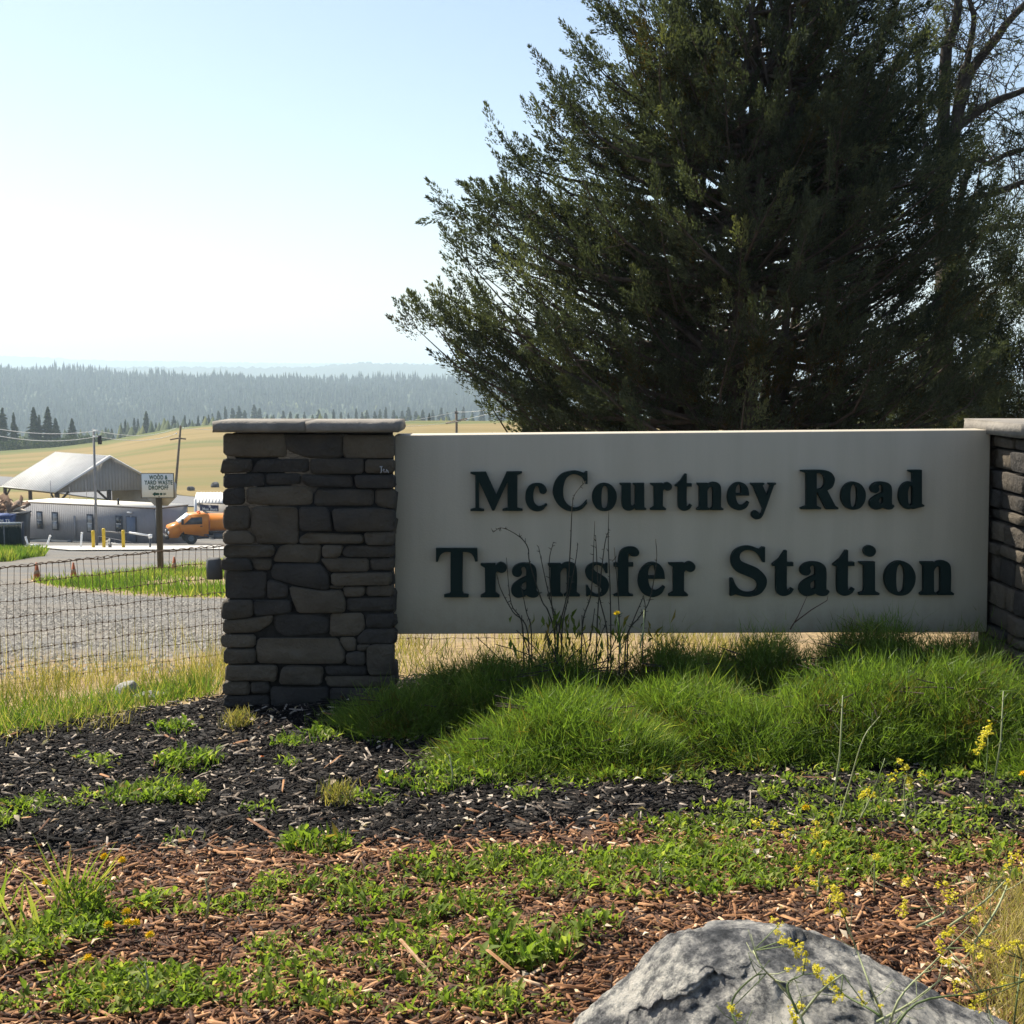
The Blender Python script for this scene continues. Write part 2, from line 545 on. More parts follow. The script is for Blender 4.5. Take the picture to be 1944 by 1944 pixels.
H = np.where(broad, H * .62, H) * (1 + .4 * vnoise(X, Y, 32, .012))
cones(g, np.stack([X, Y, Z - 1], -1), H, np.where(broad, rng.uniform(3.4, 6.2, n), rng.uniform(2.0, 4.6, n)),
      np.where(broad, rng.uniform(.62, 1, n), rng.uniform(0, .62, n)))
nb = 2600                      # broadleaf and brush in the valley bottom
px = rng.uniform(-90, 1400, nb); Y = rng.uniform(560, 1330, nb); X = (px - 972) / F * Y
cones(g, np.stack([X, Y, height(X, Y) - 1], -1), rng.uniform(6, 12, nb), rng.uniform(2.6, 4.6, nb), rng.uniform(.45, 1, nb), layers=2)
tag(g.build('forest', MATS['forest_leaves']), 'hazy conifer forest covering the ridge across the valley', 'forest', kind='stuff')

# conifers behind the meadow that can be told apart
def make_conifer(seed, slim):
    r = np.random.default_rng(seed)
    root = thing('conifer', 'conifer', 'tree')
    g = G()
    tube(g, [(0, 0, -.02), (.004, 0, .5), (0, 0, .97)], [.018, .011, .002], 6)
    g.build('trunk', MATS['bark_dark'], root)
    g = G()
    for k in range(26):                                 # whorls of drooping boughs
        z = .06 + .9 * (k / 25) ** .92
        rad = slim * (1 - z) ** .75 * r.uniform(.7, 1.2) + .008
        nb = 9
        th = np.arange(nb) / nb * 6.283 + r.uniform(0, 6)
        for q in th:
            L = rad * r.uniform(.55, 1.25)
            d = np.array([math.cos(q), math.sin(q), 0])
            s = np.array([-d[1], d[0], 0]) * L * r.uniform(.22, .4)
            dz = -.22 * L + r.uniform(-.008, .008)
            P0 = np.array([0, 0, z + .02])
            m1 = d * L * .6 + np.array([0, 0, z + dz * .3])
            tp = d * L + np.array([0, 0, z + dz])
            up = np.array([0, 0, .022])
            g.add([P0, m1 + s, tp, m1 - s, m1 + up, m1 - up], [(0, 1, 4), (1, 2, 4), (2, 3, 4), (3, 0, 4), (0, 5, 1), (1, 5, 2), (2, 5, 3), (3, 5, 0)], r.uniform(0, 1))
    g.build('crown', MATS['conifer_needles'], root)
    return root
protos = [make_conifer(1, .23), make_conifer(2, .18), make_conifer(3, .28)]
_used = set()
def conifer(px, ytop, Y, kind, label, group):
    p = gpt(px, Y)
    H = at(px, ytop, Y)[2] - p[2]
    src = protos[kind]
    if kind not in _used:
        _used.add(kind)
        src.location, src.scale = p, (H, H, H)
        src['label'], src['group'] = label, group
        return src
    return copy_thing(src, p, rng.uniform(0, 6), H, label, group)
left = [(7, 772, 0, 'dark conifer at the left edge of the photo behind the meadow'),
        (28, 781, 1, 'shorter dark conifer beside the one at the left edge of the photo'),
        (66, 771, 0, 'tall dark conifer with a pointed top, left of the twin tops behind the pavilion roof'),
        (76, 786, 1, 'lower dark conifer between the two tallest ones behind the meadow'),
        (93, 770, 0, 'tallest dark conifer, rising above the middle of the pavilion roof'),
        (107, 792, 2, 'broad dark conifer just right of the tallest one behind the meadow'),
        (138, 793, 2, 'broad dark conifer standing alone left of the grey light pole')]
for px, yt, kd, lab in left:
    conifer(px, yt, 470 + rng.uniform(-12, 12), kd, lab, 'dark conifers behind the meadow at left')
mid = [202, 213, 239, 256, 263, 279, 297, 304, 312, 321, 331, 352, 361, 377, 388, 397]
mtop = [810, 813, 795, 792, 794, 779, 801, 806, 795, 800, 788, 787, 795, 788, 789, 786]
for px, yt in zip(mid, mtop):
    where = 'between the grey light pole and the leaning wooden pole' if px < 336 else 'between the leaning wooden pole and the left pillar'
    if px < 336:
        k = mid.index(px); lab = f'{NTH[k]} slender conifer right of the light pole beyond the meadow' if k < 6 else f'{NTH[10 - k]} slender conifer left of the leaning pole beyond the meadow'
    else:
        lab = f'{NTH[mid.index(px) - 11]} slender conifer right of the leaning pole beyond the meadow'
    conifer(px, yt, rng.uniform(600, 680), int(rng.integers(0, 2)), lab, f'conifers {where}')
cap = [(405, 783), (416, 778), (429, 770), (443, 773), (455, 769), (466, 777), (484, 766), (494, 773), (508, 784), (520, 786), (539, 778), (552, 780), (566, 784), (579, 780), (594, 786),
       (606, 776), (619, 782), (634, 775), (648, 780), (662, 783), (677, 774), (688, 781), (697, 777), (712, 779), (722, 775), (733, 771), (748, 777)]
for k, (px, yt) in enumerate(cap):
    lab = f'{NTH[k]} hazy conifer from the left end of the row above the left pillar cap' if k < 14 else f'{NTH[26 - k]} hazy conifer from the right end of the row above the left pillar cap'
    conifer(px, yt, rng.uniform(820, 930), int(rng.integers(0, 2)), lab, 'hazy conifers above the left pillar cap')
for k, (px, yt) in enumerate([(764, 778), (776, 771), (790, 779), (803, 776), (822, 777), (838, 772), (850, 780), (880, 770), (897, 778), (914, 774), (930, 779), (952, 772), (985, 776)]):
    conifer(px, yt, rng.uniform(860, 960), int(rng.integers(0, 2)), f'{NTH[k]} hazy conifer right of the pillar cap in the row above the meadow', 'hazy conifers between pillar and juniper')
conifer(815, 783, 330, 2, 'small dark round tree on the meadow crest left of the crossarm pole', 'small trees on the meadow crest')
def bush(px, Y, w, h, label, group, seed, mat='forest_leaves', tint=(.3, .9), nleaf=500, name='bush'):
    r = np.random.default_rng(seed)
    p = gpt(px, Y)
    root = thing(name, label, 'bush', p, group)
    g = G()
    for k in range(4):
        tube(g, [p, p + np.array([r.uniform(-.3, .3) * w, r.uniform(-.2, .2) * w, h * .6])], [.03 * h, .01 * h], 5)
    g.build('stem', MATS['bark_dark'], root)
    g = G()
    d = unit(r.normal(size=(nleaf, 3))) * r.uniform(.35, 1, (nleaf, 1)) ** .5
    P = p + d * np.array([w / 2, w / 2, h / 2]) + np.array([0, 0, h * .52])
    leaves(g, P, unit(r.normal(size=(nleaf, 3)) + d), h * .2, h * .13, r.uniform(*tint, nleaf))
    g.build('foliage', MATS[mat], root)
    return root
for k, (px, w, h) in enumerate([(-5, 26, 9), (45, 22, 10), (52, 9, 5), (88, 20, 8), (122, 24, 9), (150, 22, 10), (172, 18, 8), (190, 16, 7)]):
    bush(px, 440 + 4 * (k % 3), w * .5, h * .42, f'{NTH[k]} clump of green brush from the left along the back edge of the meadow', 'brush below the dark conifers', 40 + k)

# ================================================================== THE STONE SIGN
surf('stone', [(0, (.032, .030, .028)), (.3, (.060, .053, .046)), (.55, (.095, .078, .058)), (.8, (.135, .110, .080)), (1, (.155, .14, .12))], scale=9, rough=.9, bump=.03, bscale=26, tint=True, detail=7)
surf('mortar', (.018, .017, .016), (.035, .033, .03), scale=30, rough=1, bump=.006)
surf('cap_rock', (.17, .155, .135), (.27, .245, .21), scale=9, rough=.9, bump=.008, bscale=45, detail=8)
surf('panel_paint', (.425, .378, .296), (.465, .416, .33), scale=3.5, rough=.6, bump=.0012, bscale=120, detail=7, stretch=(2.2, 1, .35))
surf('letter_paint', (.006, .016, .015), (.010, .022, .020), scale=12, rough=.55, spec=.12)
surf('chalk', (.45, .45, .47), rough=1)

# rain streaks down the panel and a mottled browner, darker tone towards its lower edge
nt_p = MATS['panel_paint'].node_tree; n, l = nt_p.nodes, nt_p.links
old = n['Principled BSDF'].inputs['Base Color'].links[0].from_socket
st = noise(n, l, 9, 5, .6, stretch=(1.4, 1, .07)); sr = ramp(n, [(.38, (.965, .965, .96)), (.6, (1.02, 1.02, 1.02))]); l.new(st.outputs['Fac'], sr.inputs[0])
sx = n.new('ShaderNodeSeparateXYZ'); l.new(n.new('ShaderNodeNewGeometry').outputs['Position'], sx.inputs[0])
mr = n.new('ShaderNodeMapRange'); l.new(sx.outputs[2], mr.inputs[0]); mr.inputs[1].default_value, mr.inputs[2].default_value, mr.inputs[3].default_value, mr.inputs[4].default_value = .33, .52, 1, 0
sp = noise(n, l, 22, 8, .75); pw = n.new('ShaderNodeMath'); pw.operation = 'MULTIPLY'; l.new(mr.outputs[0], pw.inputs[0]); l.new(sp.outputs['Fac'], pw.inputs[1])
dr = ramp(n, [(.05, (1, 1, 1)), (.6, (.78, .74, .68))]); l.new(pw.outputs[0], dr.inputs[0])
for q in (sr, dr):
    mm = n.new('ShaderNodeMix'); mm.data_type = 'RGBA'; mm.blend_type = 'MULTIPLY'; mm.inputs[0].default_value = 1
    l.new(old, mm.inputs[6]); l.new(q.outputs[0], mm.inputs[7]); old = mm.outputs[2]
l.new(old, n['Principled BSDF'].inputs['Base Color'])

def chaikin(P, it=1):
    for _ in range(it):
        Q = np.roll(P, -1, 0)
        d = np.minimum(.2, .011 / (np.linalg.norm(Q - P, axis=1) + 1e-6))[:, None]
        P = np.stack([P * (1 - d) + Q * d, P * d + Q * (1 - d)], 1).reshape(-1, 2)
    return P
def stone(name, poly, frame, parent, r, proud=None, back=.05, mat='stone', gap=-.0022):
    """one veneer stone: outline in the face's own (u, v), rounded rim, uneven front"""
    o, U, V, N = [np.array(k, float) for k in frame]
    P = np.array(poly, float)
    A = .5 * np.sum(P[:, 0] * np.roll(P[:, 1], -1) - np.roll(P[:, 0], -1) * P[:, 1])
    if A < 0: P = P[::-1]
    P = chaikin(P)
    c = P.mean(0)
    ln = np.linalg.norm(P - c, axis=1, keepdims=True)
    P = P - (P - c) / ln * gap
    pr = r.uniform(-.004, .016) if proud is None else proud
    q = lambda k: c + (P - c) * np.maximum(0, 1 - k / ln)
    n = len(P)
    rings = [(P, -back + 0 * ln), (P, 0 * ln + pr - .014), (q(.003), 0 * ln + pr - .004 + r.uniform(-.0025, .0025, (n, 1))), (q(.013), ((P - c) @ (r.normal(size=2) * .05))[:, None] + pr + r.uniform(-.0035, .0035, (n, 1)))]
    Vs = np.concatenate([o + a[:, :1] * U + a[:, 1:] * V + h * N for a, h in rings] + [(o + c[0] * U + c[1] * V + (pr + r.uniform(-.003, .005)) * N)[None]])
    k = np.arange(n); k2 = (k + 1) % n
    g = G()
    g.add(Vs, np.concatenate([np.stack([k + j * n, k2 + j * n, k2 + (j + 1) * n, k + (j + 1) * n], -1) for j in range(3)]), r.uniform(.16, .80))
    g.f.append(np.stack([k + 3 * n, k2 + 3 * n, np.full(n, 4 * n)], -1))
    return g.build(name, MATS[mat], parent)

YF = 6.33                                    # front of the left pillar
PX0, PX1, PZT, PYB = -1.293, -0.532, 1.250, 6.62
Z4 = """165,265 735,270 755,345 755,485 330,488 165,465|735,275 1285,275 1285,490 960,490 770,425 745,345|1295,280 1768,280 1768,495 1310,495 1290,450
170,500 430,508 435,560 425,625 135,640 155,540|440,600 500,508 965,500 970,560 965,625 440,628|985,520 1010,500 1470,495 1490,540 1480,640 985,640|1505,510 1775,510 1775,635 1500,635
165,650 540,635 550,740 540,755 165,780|570,640 890,640 895,740 570,745|910,650 1370,660 1385,765 960,760 905,710|1400,655 1780,655 1780,775 1420,775
165,795 350,770 362,800 362,930 165,935|385,775 860,755 970,775 1005,830 1000,930 690,945 540,935 385,920|1025,840 1060,790 1575,790 1580,870 1570,940 1025,945|1595,790 1780,790 1780,970 1700,965 1600,935
175,960 380,945 415,985 415,1140 390,1165 180,1165 165,1080|440,955 700,950 840,960 870,1000 870,1300 690,1300 490,1300 470,1220 420,1150|880,960 1125,955 1165,1010 1190,1165 1180,1180 890,1175|1190,975 1600,965 1780,985 1780,1180 1220,1182
165,1185 390,1175 465,1240 460,1300 165,1300|880,1250 960,1195 1480,1215 1490,1295 890,1305|1490,1195 1775,1190 1775,1310 1510,1310
175,1312 620,1312 655,1350 630,1420 175,1425|690,1330 770,1305 1085,1310 1080,1400 1060,1480 630,1470|1100,1315 1300,1315 1255,1430 1100,1430|1280,1380 1330,1320 1775,1320 1775,1425 1310,1425
150,1440 415,1435 450,1545 150,1545|430,1440 615,1440 620,1520 600,1548 465,1548|640,1490 1060,1490 1110,1520 1165,1620 1160,1720 1120,1738 870,1690 640,1630 615,1570|1085,1450 1120,1435 1530,1440 1535,1560 1165,1565|1545,1445 1770,1440 1770,1548 1560,1548
185,1565 555,1560 575,1590 560,1815 185,1815|580,1640 690,1660 775,1700 770,1790 720,1815 580,1815|1180,1575 1740,1570 1745,1685 1190,1690|790,1700 1100,1745 1280,1735 1315,1850 1310,1930 1270,1950 870,1950 810,1800|1165,1695 1300,1695 1285,1725 1170,1720|1300,1700 1500,1705 1500,1760 1470,1795 1300,1800|1515,1700 1765,1690 1765,1790 1515,1790"""
Z5 = """165,300 430,295 450,340 445,445 260,470 150,470 160,360|455,300 780,295 805,340 800,410 640,430 465,440|1325,280 1765,270 1765,395 1330,400
160,485 400,470 600,435 635,440 610,520 480,595 165,608|650,430 720,420 1080,430 1160,470 1155,605 760,635 680,600 640,520|1175,420 1480,420 1500,560 1420,635 1165,635|1510,430 1770,425 1770,555 1510,555
150,620 465,620 465,735 170,740 140,680|490,655 1240,655 1270,720 1310,790 1300,890 830,895 490,885 475,760|1260,650 1410,650 1410,760 1380,775 1320,770 1270,700|1430,640 1510,570 1770,565 1770,700 1570,705 1430,705
175,755 470,755 470,885 175,890|1320,800 1420,780 1500,790 1500,905 1330,900|1520,740 1580,715 1755,712 1770,760 1770,995 1540,1000 1515,880|1425,718 1560,715 1505,775 1425,770
190,905 650,905 675,940 660,1060 575,1050 190,1050|720,930 800,910 1090,920 1105,960 1085,1090 690,1080|1120,920 1510,915 1525,1000 1140,1000|1115,1015 1770,1010 1770,1110 1150,1110
160,1070 390,1060 415,1100 410,1170 390,1185 165,1180|425,1070 580,1060 605,1110 600,1165 430,1170|615,1110 1150,1110 1160,1290 620,1290|1170,1125 1770,1125 1770,1290 1170,1290
175,1200 600,1190 610,1290 165,1305|165,1315 660,1312 690,1330 600,1390 165,1400|690,1310 1000,1302 1000,1400 690,1400|1010,1310 1770,1310 1770,1400 1010,1400"""
def parse(txt, ox, oy, s):
    return [[(ox + float(a.split(',')[0]) * s, oy + float(a.split(',')[1]) * s) for a in st.split()]
            for row in txt.split('\n') for st in row.split('|')]
polys = parse(Z4, 390, 770, 390 / 1932) + parse(Z5, 390, 1080, 390 / 1932)
base = (-.91, 6.48, 0)
pillar = thing('stone_pillar', 'stacked stone pillar with flat cap standing at the left end of the sign panel', 'pillar', base, 'stone pillars of the entrance sign')
rs = np.random.default_rng(11)
for pl in polys:
    uv = []
    for x, y in pl:
        w = at(x, y, YF)
        uv.append((w[0], max(-.02, w[2])))
    stone('stone', uv, ((0, YF, 0), (1, 0, 0), (0, 0, 1), (0, -1, 0)), pillar, rs)
def courses(frame, width, top, parent, r, heights=None):
    """coursed rubble for a face the photograph shows little of"""
    z = top
    k = 0
    while z > -.02:
        h = heights[k % len(heights)] if heights else r.choice([.06, .075, .09, .12])
        k += 1
        u = 0.
        while u < width - .01:
            w = min(r.uniform(.11, .30), width - u)
            if width - u - w < .08: w = width - u
            j = lambda: r.uniform(0, .008)
            stone('stone', [(u + .003 + j(), z - h + .003 + j()), (u + w - .003 - j(), z - h + .003 + j()), (u + w - .003 - j(), z - .003 - j()), (u + .003 + j(), z - .003 - j())], frame, parent, r)
            u += w
        z -= h
D = PYB - YF - .06
courses(((PX0 + .005, PYB - .005, 0), (0, -1, 0), (0, 0, 1), (-1, 0, 0)), D, PZT - .008, pillar, rs)
courses(((PX1 - .005, YF + .06, 0), (0, 1, 0), (0, 0, 1), (1, 0, 0)), .08, PZT - .008, pillar, rs)
courses(((PX1 - .05, PYB, 0), (-1, 0, 0), (0, 0, 1), (0, 1, 0)), PX1 - PX0 - .1, PZT - .008, pillar, rs)
g = G(); box(g, ((PX0 + PX1) / 2, (YF + PYB) / 2, PZT / 2 - .1), (PX1 - PX0 - .04, D + .03, PZT + .18)); g.build('mortar_core', MATS['mortar'], pillar)
def slab(parent, x0, x1, y0, y1, z0, z1, r, front_bev=.008):
    nx = 14
    xs = np.linspace(x0, x1, nx)
    e = lambda: r.uniform(-.004, .004, nx)
    rows = [np.stack([xs, y0 + .012 + 0 * xs, np.full(nx, z0)], -1), np.stack([xs, y0 + e(), z0 + .012 + e() * .5], -1), np.stack([xs, y0 + .003 + e(), z1 - .012 + e() * .5], -1),
            np.stack([xs, y0 + .012 + 0 * xs, np.full(nx, z1)], -1), np.stack([xs, y1 - .012 + 0 * xs, np.full(nx, z1)], -1), np.stack([xs, y1 + e(), z1 - .012 + e() * .5], -1),
            np.stack([xs, y1 + e(), z0 + .012 + e() * .5], -1), np.stack([xs, y1 - .012 + 0 * xs, np.full(nx, z0)], -1)]
    V = np.stack(rows)
    for row in (V[:, 0], V[:, -1]):
        row[:, 0] += np.array([0, 1, 1, 0, 0, 1, 1, 0]) * (-.006 if row is V[:, 0] else .006) * r.uniform(.2, 1, 8)
    Fc = []
    for a in range(8):
        for k in range(nx - 1):
            Fc.append((a * nx + k, a * nx + k + 1, ((a + 1) % 8) * nx + k + 1, ((a + 1) % 8) * nx + k))
    Fc += [tuple(a * nx for a in range(8)), tuple(a * nx + nx - 1 for a in range(7, -1, -1))]
    g = G(); g.add(V.reshape(-1, 3), Fc)
    return g.build('cap_stone', MATS['cap_rock'], parent)
slab(pillar, -1.322, -.9125, 6.265, 6.67, 1.252, 1.300, rs)
slab(pillar, -.9115, -.502, 6.265, 6.67, 1.252, 1.2995, rs)
g = G()                                         # chalk scribble on a stone near the panel
for ln in ([(721, 886), (726, 886), (724, 886), (724, 896), (722, 898)], [(727, 893), (730, 892), (729, 890), (727, 893), (729, 896), (732, 896)], [(733, 897), (734, 891), (736, 894), (737, 897), (738, 897)]):
    tube(g, [at(x, y, YF - .022) for x, y in ln], .0022, 4)
g.build('chalk_scribble', MATS['chalk'], pillar)

# right pillar, nearer the road
QX, QY0, QY1, QZ = 2.205, 6.075, 6.75, 1.235
pil2 = thing('stone_pillar', 'stacked stone pillar cut off by the right edge of the photo, sunlit stones under its cap', 'pillar', (2.58, 6.4, 0), 'stone pillars of the entrance sign')
rs2 = np.random.default_rng(5)
courses(((QX, QY1, 0), (0, -1, 0), (0, 0, 1), (-1, 0, 0)), QY1 - QY0, QZ - .004, pil2, rs2, [.055, .10, .088, .085, .055, .10, .06, .12, .115, .09])
courses(((QX + .055, QY0, 0), (1, 0, 0), (0, 0, 1), (0, -1, 0)), .70, QZ - .004, pil2, rs2)
courses(((QX + .76, QY0 + .055, 0), (0, 1, 0), (0, 0, 1), (1, 0, 0)), QY1 - QY0 - .055, QZ - .004, pil2, rs2)
courses(((QX + .71, QY1, 0), (-1, 0, 0), (0, 0, 1), (0, 1, 0)), .66, QZ - .004, pil2, rs2)
g = G(); box(g, (QX + .38, (QY0 + QY1) / 2, QZ / 2 - .1), (.70, QY1 - QY0 - .06, QZ + .18)); g.build('mortar_core', MATS['mortar'], pil2)
slab(pil2, QX - .05, QX + .40, 6.02, 6.805, 1.237, 1.297, rs2)
slab(pil2, QX + .404, QX + .81, 6.02, 6.805, 1.238, 1.296, rs2)

# ---- panel and letters
YP = 6.47
c00, c10, c11, c01 = [at(x, y, YP) for x, y in ((749, 1204), (1874, 1200), (1881, 816), (749, 826))]
panel = thing('sign_panel', 'long beige sign panel with dark green raised letters between two stone pillars', 'sign', (float(c00[0] + c10[0]) / 2, YP + .08, float(c00[2])))
bk = np.array([0, .17, 0])
g = G()
nu, nv = 12, 6
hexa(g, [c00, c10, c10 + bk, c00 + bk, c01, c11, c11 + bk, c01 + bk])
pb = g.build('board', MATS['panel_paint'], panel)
md = pb.modifiers.new('edge', 'BEVEL'); md.width = .006; md.segments = 2
GL = {}
def glyph(ch, ox, oy, s, *paths):
    GL[ch] = [[(ox + p[0] * s, oy + p[1] * s, len(p) > 2) for p in path] for path in paths]
c = 1
sA = 300 / 1932
glyph('M', 880, 870, sA, [(90,166,c),(272,162,c),(400,440,c),(530,160,c),(710,158,c),(712,174,c),(655,195,c),(655,598,c),(718,614,c),(718,632,c),(480,632,c),(480,616,c),(541,598,c),(541,268,c),(376,628,c),(354,628,c),(188,262,c),(188,602,c),(250,618,c),(250,634,c),(90,634,c),(90,618,c),(150,602,c),(148,198,c),(90,180,c)])
glyph('c', 880, 870, sA, [(905,300),(975,320),(1015,380),(1000,415),(970,428),(935,410),(922,370),(905,332),(878,336),(853,400),(850,470),(865,540),(910,580),(960,578),(1008,545,c),(1018,560,c),(965,620),(890,638),(810,605),(765,530),(757,460),(775,375),(830,315)])
glyph('C', 880, 870, sA, [(1350,148),(1420,160),(1468,180,c),(1490,155,c),(1508,155,c),(1508,305,c),(1488,305,c),(1445,225),(1345,185),(1260,225),(1220,320),(1212,410),(1225,490),(1270,560),(1350,600),(1430,578),(1500,505,c),(1503,545,c),(1440,610),(1340,637),(1240,620),(1150,550),(1095,440),(1095,360),(1130,260),(1210,180)])
glyph('o', 880, 870, sA, [(1715,298),(1800,325),(1852,395),(1865,465),(1848,545),(1795,615),(1715,635),(1635,612),(1585,545),(1570,465),(1585,390),(1640,322)], [(1718,325),(1750,350),(1762,400),(1765,470),(1758,550),(1745,595),(1715,610),(1690,590),(1680,540),(1678,465),(1682,395),(1695,345)])
sB = 320 / 1932
glyph('u', 1160, 870, sB, [(98,280,c),(218,280,c),(218,500),(226,532),(245,542),(270,520,c),(272,310,c),(248,292,c),(248,281,c),(370,280,c),(372,558,c),(395,570,c),(392,582,c),(275,582,c),(270,555,c),(240,578),(195,590),(145,575),(122,530),(120,310,c),(98,292,c)])
glyph('r', 1160, 870, sB, [(445,282,c),(580,280,c),(583,302,c),(610,278),(640,270),(678,292),(687,325),(670,352),(635,362),(600,345,c),(584,365,c),(582,540,c),(620,570,c),(618,583,c),(445,583,c),(445,570,c),(488,545,c),(485,318,c),(445,292,c)])
glyph('t', 1160, 870, sB, [(838,175,c),(855,175,c),(855,285,c),(912,285,c),(912,316,c),(855,316,c),(855,525),(868,548),(898,520,c),(915,530,c),(888,570),(830,592),(780,575),(762,530),(762,318,c),(728,313,c),(728,302,c),(790,250,c)])
glyph('n', 1160, 870, sB, [(978,280,c),(1095,280,c),(1100,298,c),(1130,275),(1170,268),(1220,283),(1245,330),(1245,550,c),(1275,571,c),(1272,583,c),(1130,583,c),(1130,571,c),(1155,550,c),(1155,340),(1138,315),(1108,332),(1092,365,c),(1092,550,c),(1116,571,c),(1116,583,c),(972,583,c),(972,571,c),(1002,550,c),(1002,318,c),(978,292,c)])
glyph('e', 1160, 870, sB, [(1455,269),(1520,292),(1556,345),(1567,418,c),(1412,418,c),(1425,480),(1452,520),(1490,530),(1530,508),(1552,485,c),(1568,495,c),(1540,550),(1490,580),(1440,585),(1370,555),(1330,490),(1325,410),(1350,335),(1400,285)], [(1412,396,c),(1480,396,c),(1480,350),(1468,300),(1450,291),(1427,310),(1414,350)])
glyph('y', 1160, 870, sB, [(1590,280,c),(1740,280,c),(1740,291,c),(1720,302,c),(1772,425,c),(1815,302,c),(1790,291,c),(1790,279,c),(1873,279,c),(1873,291,c),(1850,302,c),(1735,620),(1705,670),(1650,690),(1607,665),(1597,630),(1615,602),(1650,595),(1676,615),(1690,640),(1715,618),(1726,572,c),(1615,310,c),(1590,292,c)])
sC = 280 / 1932
glyph('R', 1500, 870, sC, [(125,152,c),(420,151),(510,180),(555,240),(560,290),(530,368),(462,412,c),(570,615,c),(608,640,c),(606,656,c),(450,656,c),(336,432,c),(325,432,c),(325,612,c),(385,640,c),(382,656,c),(122,656,c),(122,642,c),(195,614,c),(195,188,c),(125,166,c)], [(325,184,c),(375,186),(418,225),(432,285),(425,345),(390,388),(325,398,c)])
glyph('a', 1500, 870, sC, [(1180,302),(1260,320),(1302,375),(1305,585),(1318,610),(1330,604,c),(1338,618,c),(1310,650),(1265,660),(1218,650),(1190,633,c),(1150,652),(1085,660),(1035,625),(1022,575),(1045,525),(1110,478),(1190,440,c),(1190,370),(1172,340),(1150,338),(1132,362),(1140,402),(1120,435),(1085,443),(1045,425),(1032,380),(1060,335),(1115,308)], [(1190,490,c),(1190,575),(1165,592),(1140,572),(1134,545),(1150,512)])
glyph('d', 1500, 870, sC, [(1530,150,c),(1695,148,c),(1695,588,c),(1728,606,c),(1725,620,c),(1582,655,c),(1575,635,c),(1520,656),(1460,630),(1415,560),(1402,480),(1420,390),(1465,325),(1530,300),(1580,312,c),(1580,185,c),(1530,166,c)], [(1580,368,c),(1555,346),(1535,365),(1518,420),(1515,490),(1522,580),(1545,608),(1578,588,c)])
glyph('T', 810, 1020, 270 / 1932, [(135,142,c),(685,142,c),(690,310,c),(665,315,c),(640,245),(590,195),(490,182,c),(485,725,c),(505,755,c),(570,768,c),(568,797,c),(245,797,c),(245,769,c),(318,755,c),(332,725,c),(332,182,c),(240,190),(185,235),(155,315,c),(135,318,c)])
sE = 280 / 1932
glyph('s', 1060, 1020, sE, [(490,323),(560,335),(605,352,c),(620,330,c),(635,330,c),(635,452,c),(615,455,c),(570,378),(510,345),(465,360),(455,400),(480,440),(560,488),(630,540),(655,610),(640,680),(590,740),(520,762),(450,752),(395,736,c),(380,755,c),(362,755,c),(360,620,c),(380,622,c),(420,690),(490,738),(540,725),(565,685),(545,640),(460,582),(380,522),(352,450),(368,385),(420,340)])
glyph('f', 1060, 1020, sE, [(960,118),(1020,138),(1048,185),(1030,225),(985,237),(938,225),(922,195),(908,240),(908,322,c),(970,325,c),(970,368,c),(908,370,c),(908,700,c),(930,730,c),(970,741,c),(967,754,c),(722,754,c),(722,741,c),(762,728,c),(778,700,c),(778,372,c),(722,370,c),(722,328,c),(778,325,c),(785,240),(815,165),(880,125)])
glyph('S', 1370, 1020, 230 / 1932, [(400,128),(490,145),(588,182,c),(625,145,c),(668,145,c),(668,378,c),(635,378,c),(570,265),(490,205),(390,184),(300,218),(265,285),(290,360),(400,420),(560,490),(665,590),(698,680),(670,790),(580,888),(420,925),(300,915),(195,887,c),(140,912,c),(120,912,c),(120,640,c),(160,640,c),(210,750),(300,838),(410,865),(500,845),(550,780),(545,710),(490,650),(370,592),(220,525),(145,420),(135,310),(180,210),(270,150)])
glyph('i', 1560, 1020, 260 / 1932, [(510,335,c),(722,335,c),(722,728,c),(738,755,c),(785,774,c),(782,796,c),(505,796,c),(505,774,c),(558,755,c),(575,728,c),(575,385,c),(510,352,c)],
      [(652 + 82 * math.cos(q), 183 + 76 * math.sin(q)) for q in np.arange(12) / 12 * 6.2832])
def smooth_path(P, k=5):
    out = []
    n = len(P)
    for i in range(n):
        a, b_ = P[i], P[(i + 1) % n]
        p0, p1 = np.array(a[:2]), np.array(b_[:2])
        ch = np.linalg.norm(p1 - p0)
        def tan(j):
            q, h_, w = np.array(P[j - 1][:2]), np.array(P[(j + 1) % n][:2]), P[j % n]
            return (h_ - q) / (np.linalg.norm(h_ - q) + 1e-9) * ch
        t0 = (p1 - p0) if a[2] else tan(i)
        t1 = (p1 - p0) if b_[2] else tan((i + 1) % n)
        for s in ([0.] if a[2] and b_[2] else np.arange(k) / k):
            h00, h10, h01, h11 = 2 * s**3 - 3 * s**2 + 1, s**3 - 2 * s**2 + s, -2 * s**3 + 3 * s**2, s**3 - s**2
            out.append(h00 * p0 + h10 * t0 + h01 * p1 + h11 * t1)
    return np.array(out)
